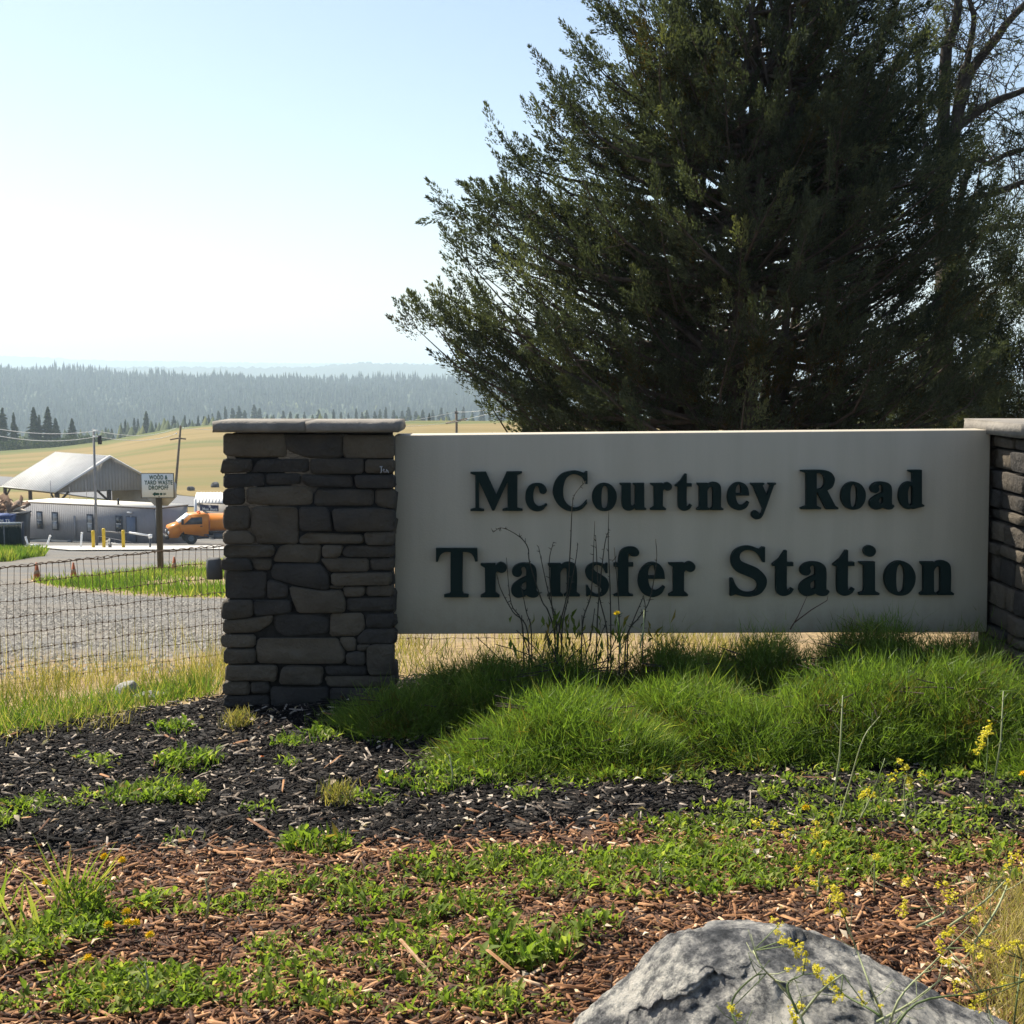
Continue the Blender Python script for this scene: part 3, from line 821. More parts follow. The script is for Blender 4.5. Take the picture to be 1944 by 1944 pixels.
def letter(ch, bb=None, depth=.030, stand=.006):
    paths = GL[ch]
    allp = np.array([q[:2] for p in paths for q in p])
    lo, hi = allp.min(0), allp.max(0)
    cu = bpy.data.curves.new('letter', 'CURVE')
    cu.dimensions, cu.fill_mode, cu.extrude = '2D', 'BOTH', depth / 2
    cu.bevel_depth = .0012
    for p in paths:
        Q = smooth_path(p)
        if bb is not None:
            Q = np.array(bb[:2]) + (Q - lo) / (hi - lo) * (np.array(bb[2:]) - np.array(bb[:2]))
        W = np.array([at(x, y, YP) for x, y in Q])
        sp = cu.splines.new('POLY')
        sp.points.add(len(W) - 1)
        for k, w in enumerate(W): sp.points[k].co = (w[0], w[2], 0, 1)
        sp.use_cyclic_u = True
    tmp = bpy.data.objects.new('tmp', cu)
    me = bpy.data.meshes.new_from_object(tmp)
    bpy.data.objects.remove(tmp); bpy.data.curves.remove(cu)
    v = np.zeros(len(me.vertices) * 3, np.float32)
    me.vertices.foreach_get('co', v)
    v = v.reshape(-1, 3)
    w = np.stack([v[:, 0], YP - stand - depth / 2 - v[:, 2], v[:, 1]], -1)
    me.vertices.foreach_set('co', w.astype(np.float32).ravel())
    me.materials.clear(); me.materials.append(MATS['letter_paint'])
    me.name = 'letter'
    me.update()
    return link('letter', me, panel)
for ch in 'McCourtneyRad': letter(ch)
def bbz(ox, oy, s, x0, y0, x1, y1): return (ox + x0 * s, oy + y0 * s, ox + x1 * s, oy + y1 * s)
letter('o', bbz(1500, 870, sC, 648, 303, 965, 662))
for ch in 'TsfSi': letter(ch)
sD, sF, sG = 270 / 1932, 230 / 1932, 260 / 1932
letter('r', bbz(810, 1020, sD, 738, 330, 1085, 797))
letter('a', bbz(810, 1020, sD, 1150, 340, 1530, 802))
letter('n', (1039, 1066, 1100, 1129.6))
letter('e', bbz(1060, 1020, sE, 1040, 318, 1385, 763))
letter('r', bbz(1060, 1020, sE, 1437, 308, 1780, 753))
letter('t', bbz(1370, 1020, sF, 788, 200, 1122, 915))
letter('a', bbz(1370, 1020, sF, 1215, 378, 1692, 916))
letter('t', bbz(1560, 1020, sG, 143, 174, 438, 806))
letter('o', bbz(1560, 1020, sG, 862, 324, 1292, 804))
letter('n', bbz(1560, 1020, sG, 1364, 318, 1832, 796))
del c

# ================================================================== THE YARD BELOW
surf('metal_roof', (.62, .61, .585), (.72, .71, .685), scale=1, rough=.8, spec=.2)
surf('siding_grey', (.265, .262, .27), (.305, .30, .31), scale=.8, rough=.7)
surf('siding_dark', (.31, .285, .26), (.36, .33, .30), scale=.8, rough=.7)
surf('skirt_dark', (.035, .045, .06), (.05, .06, .075), scale=2, rough=.8)
surf('trim_dark', (.045, .05, .065), (.06, .065, .08), scale=3, rough=.6)
surf('cream_roof', (.72, .66, .55), (.80, .74, .63), scale=.7, rough=.8)
surf('timber_brown', (.055, .035, .024), (.10, .065, .042), scale=6, rough=.9)
surf('beige_wall', (.36, .29, .20), (.42, .34, .24), scale=2, rough=.85)
surf('glass_dark', (.02, .025, .03), (.05, .055, .06), scale=2, rough=.12, spec=.6)
surf('blind_pale', (.30, .31, .31), (.42, .43, .43), scale=4, rough=.4)
surf('door_blue', (.12, .15, .21), (.14, .175, .235), scale=2, rough=.6)
surf('steel_grey', (.17, .165, .165), (.24, .235, .235), scale=5, rough=.6, metal=.2)
surf('pole_wood', (.10, .07, .045), (.17, .125, .085), scale=8, rough=.95, stretch=(1, 1, .1))
surf('white_paint', (.74, .74, .72), (.82, .82, .8), scale=3, rough=.5)
surf('yellow_paint', (.60, .40, .02), (.70, .48, .04), scale=4, rough=.5)
surf('slat_green', (.012, .026, .022), (.022, .038, .032), scale=9, rough=.6)
surf('truck_orange', (.62, .19, .008), (.70, .235, .015), scale=2, rough=.35, spec=.5)
surf('rubber', (.015, .016, .018), (.03, .03, .032), scale=9, rough=.9)
surf('rim_grey', (.10, .115, .12), (.20, .22, .23), scale=6, rough=.5, metal=.4)
surf('black_plastic', (.012, .012, .014), (.025, .025, .028), scale=8, rough=.6)
surf('bin_blue', (.015, .04, .14), (.022, .055, .18), scale=3, rough=.6)
surf('debris_wood', [(0, (.12, .07, .045)), (.5, (.36, .24, .15)), (1, (.62, .53, .42))], scale=2, rough=.95, tint=True)
surf('sign_white', (.76, .82, .82), (.80, .85, .85), scale=5, rough=.4)
surf('sign_green', (.004, .062, .045), (.006, .075, .055), scale=5, rough=.4)
surf('sign_back', (.42, .44, .45), (.50, .52, .53), scale=5, rough=.4, metal=.35)
surf('post_treated', (.07, .062, .045), (.12, .105, .075), scale=10, rough=.95, stretch=(1, 1, .1), bump=.004)
surf('cone_orange', (.34, .085, .025), (.45, .13, .05), scale=6, rough=.7)
surf('cone_dirty', (.30, .20, .13), (.42, .30, .20), scale=20, rough=.9)
surf('navy_banner', (.018, .02, .075), (.025, .028, .09), scale=3, rough=.5)
surf('rock_dark', (.06, .06, .065), (.14, .14, .145), scale=3, rough=.95, bump=.1, bscale=4)
surf('wire_rust', (.075, .052, .036), (.14, .10, .07), scale=40, rough=.8, metal=.2)
surf('cable', (.55, .55, .53), rough=.6)
surf('lamp_orange', (.8, .18, .02), rough=.3)

def wpt(px, py, Y): return at(px, py, Y)
def line_y(px, A, B):
    """depth on the vertical wall plane through A and B at a photo column"""
    d = ray(px, 800)
    ax, ay, bx, by = A[0], A[1], B[0], B[1]
    t = (ax * (by - ay) - ay * (bx - ax)) / (d[0] * (by - ay) - d[1] * (bx - ax))
    return d[1] * t
# ---- office trailer
zT, zB = -9.2, -12.25
RN, LF = np.array([at(298, 963, 112)[0], 112.]), np.array([at(43.3, 951, 117.5)[0], 117.5])
away = unit(np.array([.55, .83])) * 3.2
trailer = thing('office_trailer', 'long grey office trailer with flat cream roof, dark skirting and a blue door', 'trailer', (*((RN + LF) / 2), -13))
def wall_box(name, A, B, z0, z1, depth, mat, parent, out=0., d=None):
    A, B = np.array(A, float), np.array(B, float)
    nrm = unit(np.array([(B - A)[1], -(B - A)[0]]))
    if nrm[1] > 0: nrm = -nrm
    A2, B2 = A + nrm * out, B + nrm * out
    bk = -nrm * depth if d is None else np.array(d)
    g = G()
    hexa(g, [(*A2, z0), (*B2, z0), (*(B2 + bk), z0), (*(A2 + bk), z0), (*A2, z1), (*B2, z1), (*(B2 + bk), z1), (*(A2 + bk), z1)])
    return g.build(name, MATS[mat], parent)
wall_box('skirting', LF + .04 * away, RN + .04 * away, zB - .9, zB, 0, 'skirt_dark', trailer, d=away * .93)
wall_box('wall', LF, RN, zB, zT - .12, 0, 'siding_grey', trailer, d=away)
fw = unit(RN - LF)
wall_box('roof', LF - fw * .08 - away * .03, RN + fw * .08 - away * .03, zT - .05, zT + .02, 0, 'cream_roof', trailer, d=away * 1.06)
wall_box('fascia', LF - fw * .05 - away * .02, RN + fw * .05 - away * .02, zT - .125, zT - .052, 0, 'timber_brown', trailer, d=away * 1.04)
g = G()                                             # siding grooves as raised battens
LEN = np.linalg.norm(RN - LF)
nf = unit(np.array([(RN - LF)[1], -(RN - LF)[0]])); nf = nf if nf[1] < 0 else -nf
for k in range(1, 68):
    p = LF + fw * LEN * k / 68 + nf * .006
    box(g, (*p, (zB + zT) / 2 - .06), (.03, .02, zT - zB - .14), math.atan2(fw[1], fw[0]))
so2 = g.build('siding_batten', MATS['siding_grey'], trailer); so2['kind'] = 'stuff'
def face_part(name, px0, px1, py0, py1, A, B, mat, parent, out, depth):
    Y0, Y1 = line_y(px0, A, B), line_y(px1, A, B)
    p0, p1 = at(px0, py0, Y0), at(px1, py0, Y1)
    z0, z1 = at((px0 + px1) / 2, py1, (Y0 + Y1) / 2)[2], at((px0 + px1) / 2, py0, (Y0 + Y1) / 2)[2]
    return wall_box(name, p0[:2], p1[:2], z0, z1, depth, mat, parent, out)
def window(px0, px1, py0, py1, A, B, parent, lower='glass_dark', upper='blind_pale'):
    f = face_part('window', px0, px1, py0, py1, A, B, 'trim_dark', parent, .06, .05)
    w, h = px1 - px0, py1 - py0
    face_part('pane', px0 + w * .2, px1 - w * .17, py0 + h * .08, py0 + h * .47, A, B, upper, f, .075, .02)
    face_part('pane', px0 + w * .2, px1 - w * .17, py0 + h * .53, py1 - h * .07, A, B, lower, f, .075, .02)
    face_part('rail', px0 + w * .16, px1 - w * .14, py0 + h * .48, py0 + h * .52, A, B, 'white_paint', f, .085, .03)
window(69.5, 81, 970.5, 1004, LF, RN, trailer)
window(98.5, 110.5, 972, 1006.5, LF, RN, trailer, 'blind_pale')
window(165, 177, 976, 1010.5, LF, RN, trailer, 'blind_pale')
window(219.5, 232.5, 979, 1010, LF, RN, trailer, 'glass_dark', 'glass_dark')
fd = face_part('door_frame', 239.5, 259, 980, 1028.5, LF, RN, 'trim_dark', trailer, .05, .045)
dr = face_part('door', 241, 257.3, 981.5, 1028, LF, RN, 'door_blue', fd, .07, .03)
face_part('meter_box', 140.5, 143.5, 979, 1020, LF, RN, 'siding_grey', trailer, .06, .06)
face_part('wall_lamp', 242, 251, 971.5, 974, LF, RN, 'white_paint', trailer, .12, .12)
face_part('corner_trim', 294.5, 298.3, 966, 1036, LF, RN, 'trim_dark', trailer, .03, .028)
face_part('vent', 128, 135, 1025, 1030, LF - .0, RN, 'steel_grey', trailer, .03, .2)
RB = RN + away
face_part('end_door', 313.5, 338, 981, 1018, RN, RB, 'trim_dark', trailer, .05, .045)
for a_, b_ in ((315.5, 324.5), (326.5, 336.5)):
    face_part('door_pane', a_, b_, 984, 1014, RN, RB, 'sign_white', trailer, .065, .02)
face_part('vent_grille', 321, 328.5, 964, 971.5, RN, RB, 'trim_dark', trailer, .03, .025)
face_part('corner_trim', 353.2, 355.4, 962, 1036, RN, RB, 'trim_dark', trailer, .03, .028)
for px_, py_, hh in ((216.5, 955, .55),):
    q = at(px_, 952, 113); g = G(); tube(g, [(q[0], 114.2, zT + .02), (q[0], 114.2, zT + hh)], .09, 8); g.build('roof_vent', MATS['black_plastic'], trailer)
g = G()
for px_, top in ((95.5, 912), (132, 925), (163.5, 912)):
    q = at(px_, top, 116.5); tube(g, [(q[0], q[1], zT), (q[0], q[1], q[2])], .025, 4)
g.build('antenna', MATS['steel_grey'], trailer)
# handrail of the ramp
g = G()
for z_ in (.95, .5):
    tube(g, [(*(RN - fw * 4.6 + nf * 1.5), zB - .25 + z_), (*(RN + fw * .2 + nf * 1.5), zB - .75 + z_)], .035, 6)
for q in (0, .33, .66, 1): 
    p = RN - fw * (4.6 - 4.8 * q) + nf * 1.5
    tube(g, [(*p, zB - 1.2 - .5 * q), (*p, zB + .72 - .5 * q)], .03, 6)
g.build('ramp_rail', MATS['trim_dark'], trailer)
# ---- pavilion
PA = np.array([-43.4, 135.]); PB = PA + np.array([9.0, 4.6]); PC = PA + np.array([-7.2, 6.5]); PD = PB + (PC - PA)
ze, zr, zg = -9.78, -6.72, -13.1
pav = thing('pavilion', 'open sided pavilion with a bright metal gable roof on timber posts behind the trailer', 'pavilion', (*((PA + PD) / 2), zg))
R0, R1 = (PA + PB) / 2, (PC + PD) / 2
def v3(p, z): return np.array([p[0], p[1], z])
def slope(name, e0, e1, r0, r1):
    g = G()
    e0, e1, r0, r1 = v3(e0, ze), v3(e1, ze), v3(r0, zr), v3(r1, zr)
    ex = (e0 - r0) * .06; ex2 = (e1 - r1) * .06
    e0, e1 = e0 + ex, e1 + ex2
    ov = unit(e0 - e1) * .35
    e0, r0, e1, r1 = e0 + ov, r0 + ov, e1 - ov, r1 - ov
    up = np.array([0, 0, .09])
    hexa(g, [e0, r0, r1, e1, e0 + up, r0 + up, r1 + up, e1 + up])
    o = g.build(name, MATS['metal_roof'], pav)
    g = G()
    for k in range(25):                                 # standing ribs
        t = (k + .5) / 25
        a_, b_ = e0 + (e1 - e0) * t + up * 1.3, r0 + (r1 - r0) * t + up * 1.3
        tube(g, [a_, b_], .045, 4)
    ob = g.build('roof_rib', MATS['metal_roof'], o); ob['kind'] = 'stuff'
    return o
slope('roof', PA, PC, R0, R1)
slope('roof', PB, PD, R0, R1)
def gable(A, B, name):
    g = G(); th_ = np.array([*(unit(PC - PA) * .12), 0])
    V = [v3(A, ze - .25), v3(B, ze - .25), v3(B, ze), v3((A + B) / 2, zr - .02), v3(A, ze)]
    V = V + [p + th_ for p in V]
    g.add(V, [(0, 1, 2, 3, 4), (9, 8, 7, 6, 5), (0, 5, 6, 1), (1, 6, 7, 2), (2, 7, 8, 3), (3, 8, 9, 4), (4, 9, 5, 0)])
    o = g.build(name, MATS['siding_dark'], pav)
    g = G()
    for k in range(1, 34):
        t = k / 34; p = A + (B - A) * t
        tube(g, [v3(p, ze - .24) - th_ * .2, v3(p, ze + (zr - ze) * (1 - abs(2 * t - 1)) - .1) - th_ * .2], .03, 4)
    ob = g.build('gable_batten', MATS['siding_dark'], o); ob['kind'] = 'stuff'
gable(PA + .02 * (PC - PA), PB + .02 * (PC - PA), 'gable_wall')
g = G(); tube(g, [v3(PA, ze - .02), v3(R0, zr + .12), v3(PB, ze - .02)], .09, 4); g.build('barge_board', MATS['metal_roof'], pav)
for p, dirs in ((PA, ((PB - PA), (PC - PA))), (PC, ((PA - PC),)), (R0 * .98 + R1 * .02, ((PA - PB),)), (R1, ()), (PD, ()), (PB, ((PA - PB),)), ((PA + PC) / 2, ())):
    g = G(); box(g, (p[0], p[1], (ze + zg) / 2 - .1), (.34, .34, ze - zg - .1), .4); po = g.build('post', MATS['timber_brown'], pav)
    for d_ in dirs:
        d_ = unit(np.array(d_)); g = G()
        tube(g, [v3(p, ze - 1.3), v3(p + d_ * 1.15, ze - .15)], .11, 4); g.build('knee_brace', MATS['timber_brown'], po)
for A_, B_ in ((PA, PC), (PC, PD), (PB, PD)):
    g = G(); tube(g, [v3(A_, ze - .18), v3(B_, ze - .18)], .15, 4); g.build('beam', MATS['timber_brown'], pav)
q0, q1 = at(213, 952, 141), at(285, 952, 139)
wall_box('inner_wall', q0[:2], q1[:2], zg, ze - .35, .3, 'beige_wall', pav)
# ---- sheds and bins
sA, sB_ = at(372, 955, 128), at(470, 955, 126)
shed = thing('storage_shed', 'small grey shed with a white ribbed roof and navy banner behind the orange truck', 'shed', (float(sA[0]), 129., -13.3))
zs = at(372, 955, 128)[2]
wall_box('wall', sA[:2], sB_[:2], -13.4, zs, 3.0, 'siding_dark', shed)
g = G()
e0, e1 = at(368.5, 955.5, 127.6), at(470, 955.5, 125.6)
bkv = np.array([-.5, 3.2, .62])
hexa(g, [e0, e1, e1 + bkv, e0 + bkv] + [p + np.array([0, 0, .07]) for p in (e0, e1, e1 + bkv, e0 + bkv)])
ro = g.build('roof', MATS['metal_roof'], shed)
g = G()
for k in range(16):
    p = e0 + (e1 - e0) * (k + .5) / 16 + np.array([0, 0, .09]); tube(g, [p, p + bkv], .06, 4)
ob = g.build('roof_rib', MATS['metal_roof'], ro); ob['kind'] = 'stuff'
g = G(); p = at(371, 958, 127.3); box(g, (p[0], p[1], -11.6), (.22, .22, 3.4)); g.build('post', MATS['white_paint'], shed)
bn = face_part('banner', 380, 415, 958.5, 970, sA[:2], sB_[:2], 'navy_banner', shed, .06, .05)
def text_mesh(name, body, size, origin, U, V, mat, parent, bold=.0, sx=1., depth=.004, align='CENTER'):
    cu = bpy.data.curves.new('t', 'FONT')
    cu.body, cu.size, cu.align_x, cu.align_y = body, 1.0, align, 'CENTER'
    cu.offset, cu.extrude, cu.space_character = bold, 0.02, 1.12
    tmp = bpy.data.objects.new('tmp', cu)
    me = bpy.data.meshes.new_from_object(tmp)
    bpy.data.objects.remove(tmp); bpy.data.curves.remove(cu)
    v = np.zeros(len(me.vertices) * 3, np.float32); me.vertices.foreach_get('co', v); v = v.reshape(-1, 3)
    U, V = np.array(U, float), np.array(V, float); N = np.cross(U, V)
    w = np.array(origin, float) + v[:, :1] * sx * size * U + v[:, 1:2] * size * V + v[:, 2:] / .02 * depth * N
    me.vertices.foreach_set('co', w.astype(np.float32).ravel()); me.materials.clear(); me.materials.append(MATS[mat]); me.name = name; me.update()
    return link(name, me, parent)
Ub = np.array([*unit(sB_[:2] - sA[:2]), 0])
p = at(399, 966.5, line_y(399, sA, sB_)); text_mesh('lettering', 'Max Bank', .33, p - np.array([0, .1, 0]), Ub, (0, 0, 1), 'white_paint', bn, .02, 1.1)
p = at(399, 961.5, line_y(399, sA, sB_)); g = G(); lathe(g, [(.001, -.12), (.1, -.12), (.1, -.10), (.001, -.10)], p, 10, 'y'); g.build('emblem', MATS['white_paint'], bn)
def bin_(name, px0, px1, py, Y, mat, label, h=1.7):
    p0, p1 = at(px0, py, Y), at(px1, py, Y)
    t = thing(name, label, 'container', ((p0[0] + p1[0]) / 2, Y + .9, p0[2] - h))
    w = p1[0] - p0[0]
    g = G(); x, y = (p0[0] + p1[0]) / 2, Y + .9
    hexa(g, [(x - w / 2 + .1, y - .8, p0[2] - h), (x + w / 2 - .1, y - .8, p0[2] - h), (x + w / 2 - .1, y + .8, p0[2] - h), (x - w / 2 + .1, y + .8, p0[2] - h),
             (x - w / 2, y - .9, p0[2]), (x + w / 2, y - .9, p0[2]), (x + w / 2, y + .9, p0[2]), (x - w / 2, y + .9, p0[2])])
    g.build('tub', MATS[mat], t)
    g = G()
    for s in (-1, 1): box(g, (x, y + s * .92, p0[2] - .04), (w + .1, .08, .1)); box(g, (x + s * w / 2, y, p0[2] - .043), (.08, 1.75, .1))
    g.build('rim', MATS[mat], t)
    return t
bb_ = bin_('waste_container', -30, 17.3, 979, 103, 'bin_blue', 'blue waste container at the left edge of the photo behind the green fence')
p = at(6, 989, 102.9); text_mesh('lettering', 'WM TS', .3, p - np.array([0, .08, 0]), (1, 0, 0), (0, 0, 1), 'white_paint', bb_, .01)
bin_('waste_container', 17.8, 42.5, 974.5, 104.5, 'black_plastic', 'black waste container between the blue one and the grey trailer', 2.4)
pile = thing('debris_pile', 'heap of broken timber and scrap boards above the waste containers', 'pile', at(10, 985, 107))
rr = np.random.default_rng(3)
for k in range(34):
    q = at(rr.uniform(-30, 41), rr.uniform(958, 977), rr.uniform(105.5, 108.5))
    if q[2] > at(0, 952 + .35 * max(0, (972 + F * q[0] / q[1])), 107)[2]: q[2] -= .5
    d_ = unit(rr.normal(size=3) * np.array([1, .5, .45])); g = G()
    L_ = rr.uniform(.5, 1.5); s_ = unit(np.cross(d_, rr.normal(size=3))); u_ = np.cross(d_, s_)
    w_, t_ = rr.uniform(.07, .25), .04
    hexa(g, [q + a * d_ * L_ + b_ * s_ * w_ - u_ * t_ for a, b_ in ((-1, -1), (1, -1), (1, 1), (-1, 1))] + [q + a * d_ * L_ + b_ * s_ * w_ + u_ * t_ for a, b_ in ((-1, -1), (1, -1), (1, 1), (-1, 1))], rr.uniform(0, 1))
    g.build('board', MATS['debris_wood'], pile)
# ---- orange tank truck
TY = 108.
ppm = F / TY
tz = at(357, 1034, TY)[2]
truck = thing('tank_truck', 'orange tank truck with a sloping hood parked beside the trailer, facing left', 'truck', (float(at(357, 1034, TY)[0]), TY, tz))
ang = R(201)                                            # heading: left and a little towards the camera
hx, hy = np.array([math.cos(ang), math.sin(ang)]), np.array([-math.sin(ang), math.cos(ang)])   # forward, driver's left
org = at(354, 1034, TY)
# local: f forward from front axle, s to the near side (negative hy is towards the camera), z up
def T(f, s, z): return np.array([org[0] + hx[0] * f + hy[0] * s, org[1] + 1.0 + hx[1] * f + hy[1] * s, org[2] + z])
def prism(name, prof, s0, s1, mat, parent, taper=None):
    n_ = len(prof); g = G()
    tp = taper or (lambda f, z: 1.0)
    mid, hw = (s0 + s1) / 2, (s1 - s0) / 2
    V = [T(f, mid - hw * tp(f, z), z) for f, z in prof] + [T(f, mid + hw * tp(f, z), z) for f, z in prof]
    Fc = [tuple(range(n_)), tuple(range(2 * n_ - 1, n_ - 1, -1))] + [(k, k + n_, (k + 1) % n_ + n_, (k + 1) % n_) for k in range(n_)]
    g.add(V, Fc); return g.build(name, MATS[mat], parent)
k_ = 1 / 25.0
nar = lambda f, z: 1 - .09 * max(0, z - 1.55) - .10 * max(0, f - .5)
cab = prism('cab', [(-1.32, .55), (-1.36, 2.2), (-1.2, 2.32), (.02, 2.28), (.86, 1.62), (.9, 1.5), (.75, 1.0), (.45, 1.02), (-.42, 1.02), (-.6, .6)], -1.05, 1.05, 'truck_orange', truck, nar)
hood = prism('hood', [(.6, .95), (.88, 1.60), (1.2, 1.52), (1.58, 1.38), (1.65, 1.22), (1.65, .55), (.95, .55), (.72, .88)], -1.0, 1.0, 'truck_orange', truck, nar)
g = G(); V = [T(.85, -.82, 1.655), T(.85, .82, 1.655), T(.06, .74, 2.255), T(.06, -.74, 2.255)]; of = np.array([*(hx * .035), .05])
hexa(g, [p - of * .3 for p in V] + [p + of for p in V]); g.build('windshield', MATS['sign_white'], truck)
NS = 1.0                                               # near side sign
def side_panel(name, pts, mat, parent, out, th=.03):
    g = G(); V = [T(f, NS * (1.05 * nar(f, z) + out), z) for f, z in pts] + [T(f, NS * (1.05 * nar(f, z) + out - th), z) for f, z in pts]
    n_ = len(pts); g.add(V, [tuple(range(n_)), tuple(range(2 * n_ - 1, n_ - 1, -1))] + [(q, q + n_, (q + 1) % n_ + n_, (q + 1) % n_) for q in range(n_)]); return g.build(name, MATS[mat], parent)
dd = side_panel('door', [(-.95, .62), (.5, .85), (.68, 1.55), (.02, 2.18), (-.95, 2.2)], 'truck_orange', truck, .02)
side_panel('window', [(-.85, 1.55), (.55, 1.55), (-.05, 2.08), (-.85, 2.08)], 'glass_dark', dd, .035)
g = G(); box(g, T(-.78, NS * 1.08, 1.38), (.16, .06, .06), ang); g.build('handle', MATS['black_plastic'], dd)
g = G(); box(g, T(.66, NS * 1.24, 1.80), (.16, .24, .42), ang); tube(g, [T(.6, NS * 1.0, 1.6), T(.66, NS * 1.2, 1.7)], .03, 5); g.build('mirror', MATS['black_plastic'], truck)
g = G(); box(g, T(.50, -NS * 1.2, 1.80), (.16, .24, .42), ang); tube(g, [T(.35, -NS * 1.0, 1.6), T(.5, -NS * 1.16, 1.7)], .03, 5); g.build('mirror', MATS['black_plastic'], truck)
g = G(); box(g, T(1.665, 0, 1.0), (.06, 1.25, .46), ang); gr = g.build('grille', MATS['black_plastic'], truck)
for s_ in (-.78, .78):
    g = G(); box(g, T(1.66, s_ * .98, .95), (.06, .26, .2), ang); g.build('headlight', MATS['sign_white'], truck)
g = G(); box(g, T(1.78, 0, .60), (.24, 2.0, .26), ang, bev=.03); g.build('bumper', MATS['black_plastic'], truck)
g = G(); box(g, T(-2.6, 0, .70), (7.0, .8, .25), ang); g.build('frame', MATS['black_plastic'], truck)
g = G(); box(g, T(-.9, NS * .8, .58), (.9, .5, .35), ang); box(g, T(-2.3, NS * .75, .55), (1.1, .45, .4), ang); g.build('step_box', MATS['trim_dark'], truck)
def wheel(f, s, r_=.46):
    g = G(); lathe(g, [(r_ * .55, -.14), (r_ * .96, -.14), (r_, -.09), (r_, .09), (r_ * .96, .14), (r_ * .55, .14)], (0, 0, 0), 20, 'y'); 
    M = Matrix.Translation(Vector(T(f, s, r_))) @ Matrix.Rotation(ang, 4, 'Z')
    me = g.mesh('wheel', MATS['rubber']); me.transform(M); o = link('wheel', me, truck)
    g = G(); sg = -1 if s * NS < 0 else 1
    lathe(g, [(.02, .20 * sg), (r_ * .22, .19 * sg), (r_ * .26, .15 * sg), (r_ * .42, .15 * sg), (r_ * .48, .17 * sg), (r_ * .50, .13 * sg), (.02, .10 * sg)], (0, 0, 0), 16, 'y')
    me = g.mesh('rim', MATS['rim_grey']); me.transform(M); link('rim', me, o)
for s_ in (-.92, .92): wheel(0, s_)
for f_ in (-4.0, -4.9):
    for s_ in (-.92, .92): wheel(f_, s_)
g = G()
prof = [(.55 * q, 0) for q in (0,)]
n_s = 20; V = []
for f in (-1.5, -1.45, -5.9, -5.95):
    sc_ = .93 if f in (-1.5, -5.95) else 1
    for q in range(n_s):
        a_ = q / n_s * 6.2832; V.append(T(f, 1.06 * sc_ * math.copysign(abs(math.cos(a_)) ** .8, math.cos(a_)), 1.56 + .68 * sc_ * math.copysign(abs(math.sin(a_)) ** .8, math.sin(a_))))
Fc = [(a * n_s + q, a * n_s + (q + 1) % n_s, (a + 1) * n_s + (q + 1) % n_s, (a + 1) * n_s + q) for a in range(3) for q in range(n_s)] + [tuple(range(n_s - 1, -1, -1)), tuple(range(3 * n_s, 4 * n_s))]
g.add(V, Fc); g.build('tank', MATS['truck_orange'], truck, smooth=False)
g = G(); lathe(g, [(.001, 0), (.13, 0), (.11, .16), (.001, .2)], T(-.75, 0, 2.3), 10); box(g, T(-.75, 0, 2.35), (.14, 1.1, .1), ang); g.build('beacon', MATS['lamp_orange'], truck)
g = G(); lathe(g, [(.3, 0), (.3, .2), (.24, .26), (.001, .26)], T(-4.0, 0, 2.2), 12); g.build('hatch', MATS['truck_orange'], truck)
# ---- poles and wires
lp = gpt(184, 100)
pole1 = thing('light_pole', 'slim grey metal pole with a dark box near its top before the trailer', 'pole', lp)
ztop = at(183.5, 814, 100)[2]
g = G(); tube(g, [lp - np.array([0, 0, .3]), (lp[0], lp[1], ztop)], [.105, .075], 8); g.build('shaft', MATS['steel_grey'], pole1)
g = G(); p = at(189.5, 835, 100); box(g, p, (.22, .25, .62)); g.build('transformer_box', MATS['black_plastic'], pole1)
for y_ in (817, 828):
    g = G(); q = at(184, y_, 100); tube(g, [q + np.array([-.25, -.1, 0]), q + np.array([.1, -.1, 0])], .05, 6); g.build('insulator', MATS['white_paint'], pole1)
p2b, p2t = gpt(331.5, 168), at(343, 808, 168)
pole2 = thing('utility_pole', 'leaning wooden utility pole with a low crossarm behind the yard waste sign', 'pole', p2b)
g = G(); tube(g, [p2b - np.array([0, 0, .4]), p2t], [.17, .12], 8); g.build('shaft', MATS['pole_wood'], pole2)
g = G(); tube(g, [at(323, 834.5, 167.8), at(338, 832, 167.8), at(353, 833.5, 167.8)], .09, 4); g.build('crossarm', MATS['pole_wood'], pole2)
g = G(); tube(g, [at(334, 822, 167.8), at(335.2, 824, 167.8)], .1, 5); tube(g, [at(347, 812, 167.8), at(348.5, 813, 167.8)], .1, 5); g.build('insulator', MATS['white_paint'], pole2)
p3b, p3t = gpt(867, 190), at(866.5, 780, 190)
pole3 = thing('utility_pole', 'dark utility pole with a tilted crossarm whose top shows just above the sign panel', 'pole', p3b)
g = G(); tube(g, [p3b - np.array([0, 0, .4]), p3t], [.2, .15], 8); g.build('shaft', MATS['pole_wood'], pole3)
g = G(); tube(g, [at(846, 803.5, 189.7), at(866, 800, 189.7), at(887, 795, 189.7)], .12, 4); g.build('crossarm', MATS['pole_wood'], pole3)
g = G(); tube(g, [at(866, 774, 189.8), at(866.3, 784, 189.8)], .05, 5); box(g, at(866.5, 783, 189.6), (.5, .2, .3)); g.build('insulator', MATS['black_plastic'], pole3)
def wire(pts, label, sag=.0, r_=.022):
    P = []
    for (a, b_) in zip(pts[:-1], pts[1:]):
        for t in np.linspace(0, 1, 14)[:-1]:
            q = a + (b_ - a) * t; q = q - np.array([0, 0, sag * 4 * t * (1 - t)]); P.append(q)
    P.append(pts[-1]); P = np.array(P)
    g = G(); tube(g, P, r_, 4); o = g.build('power_line', MATS['cable']); tag(o, label, 'wire', 'overhead wires')
wire([at(-60, 803, 88), at(183.5, 818, 99.8)], 'upper overhead wire from the left edge of the photo to the light pole', .4)
wire([at(-60, 814, 88), at(183.5, 829, 99.8)], 'lower overhead wire from the left edge of the photo to the light pole', .5)
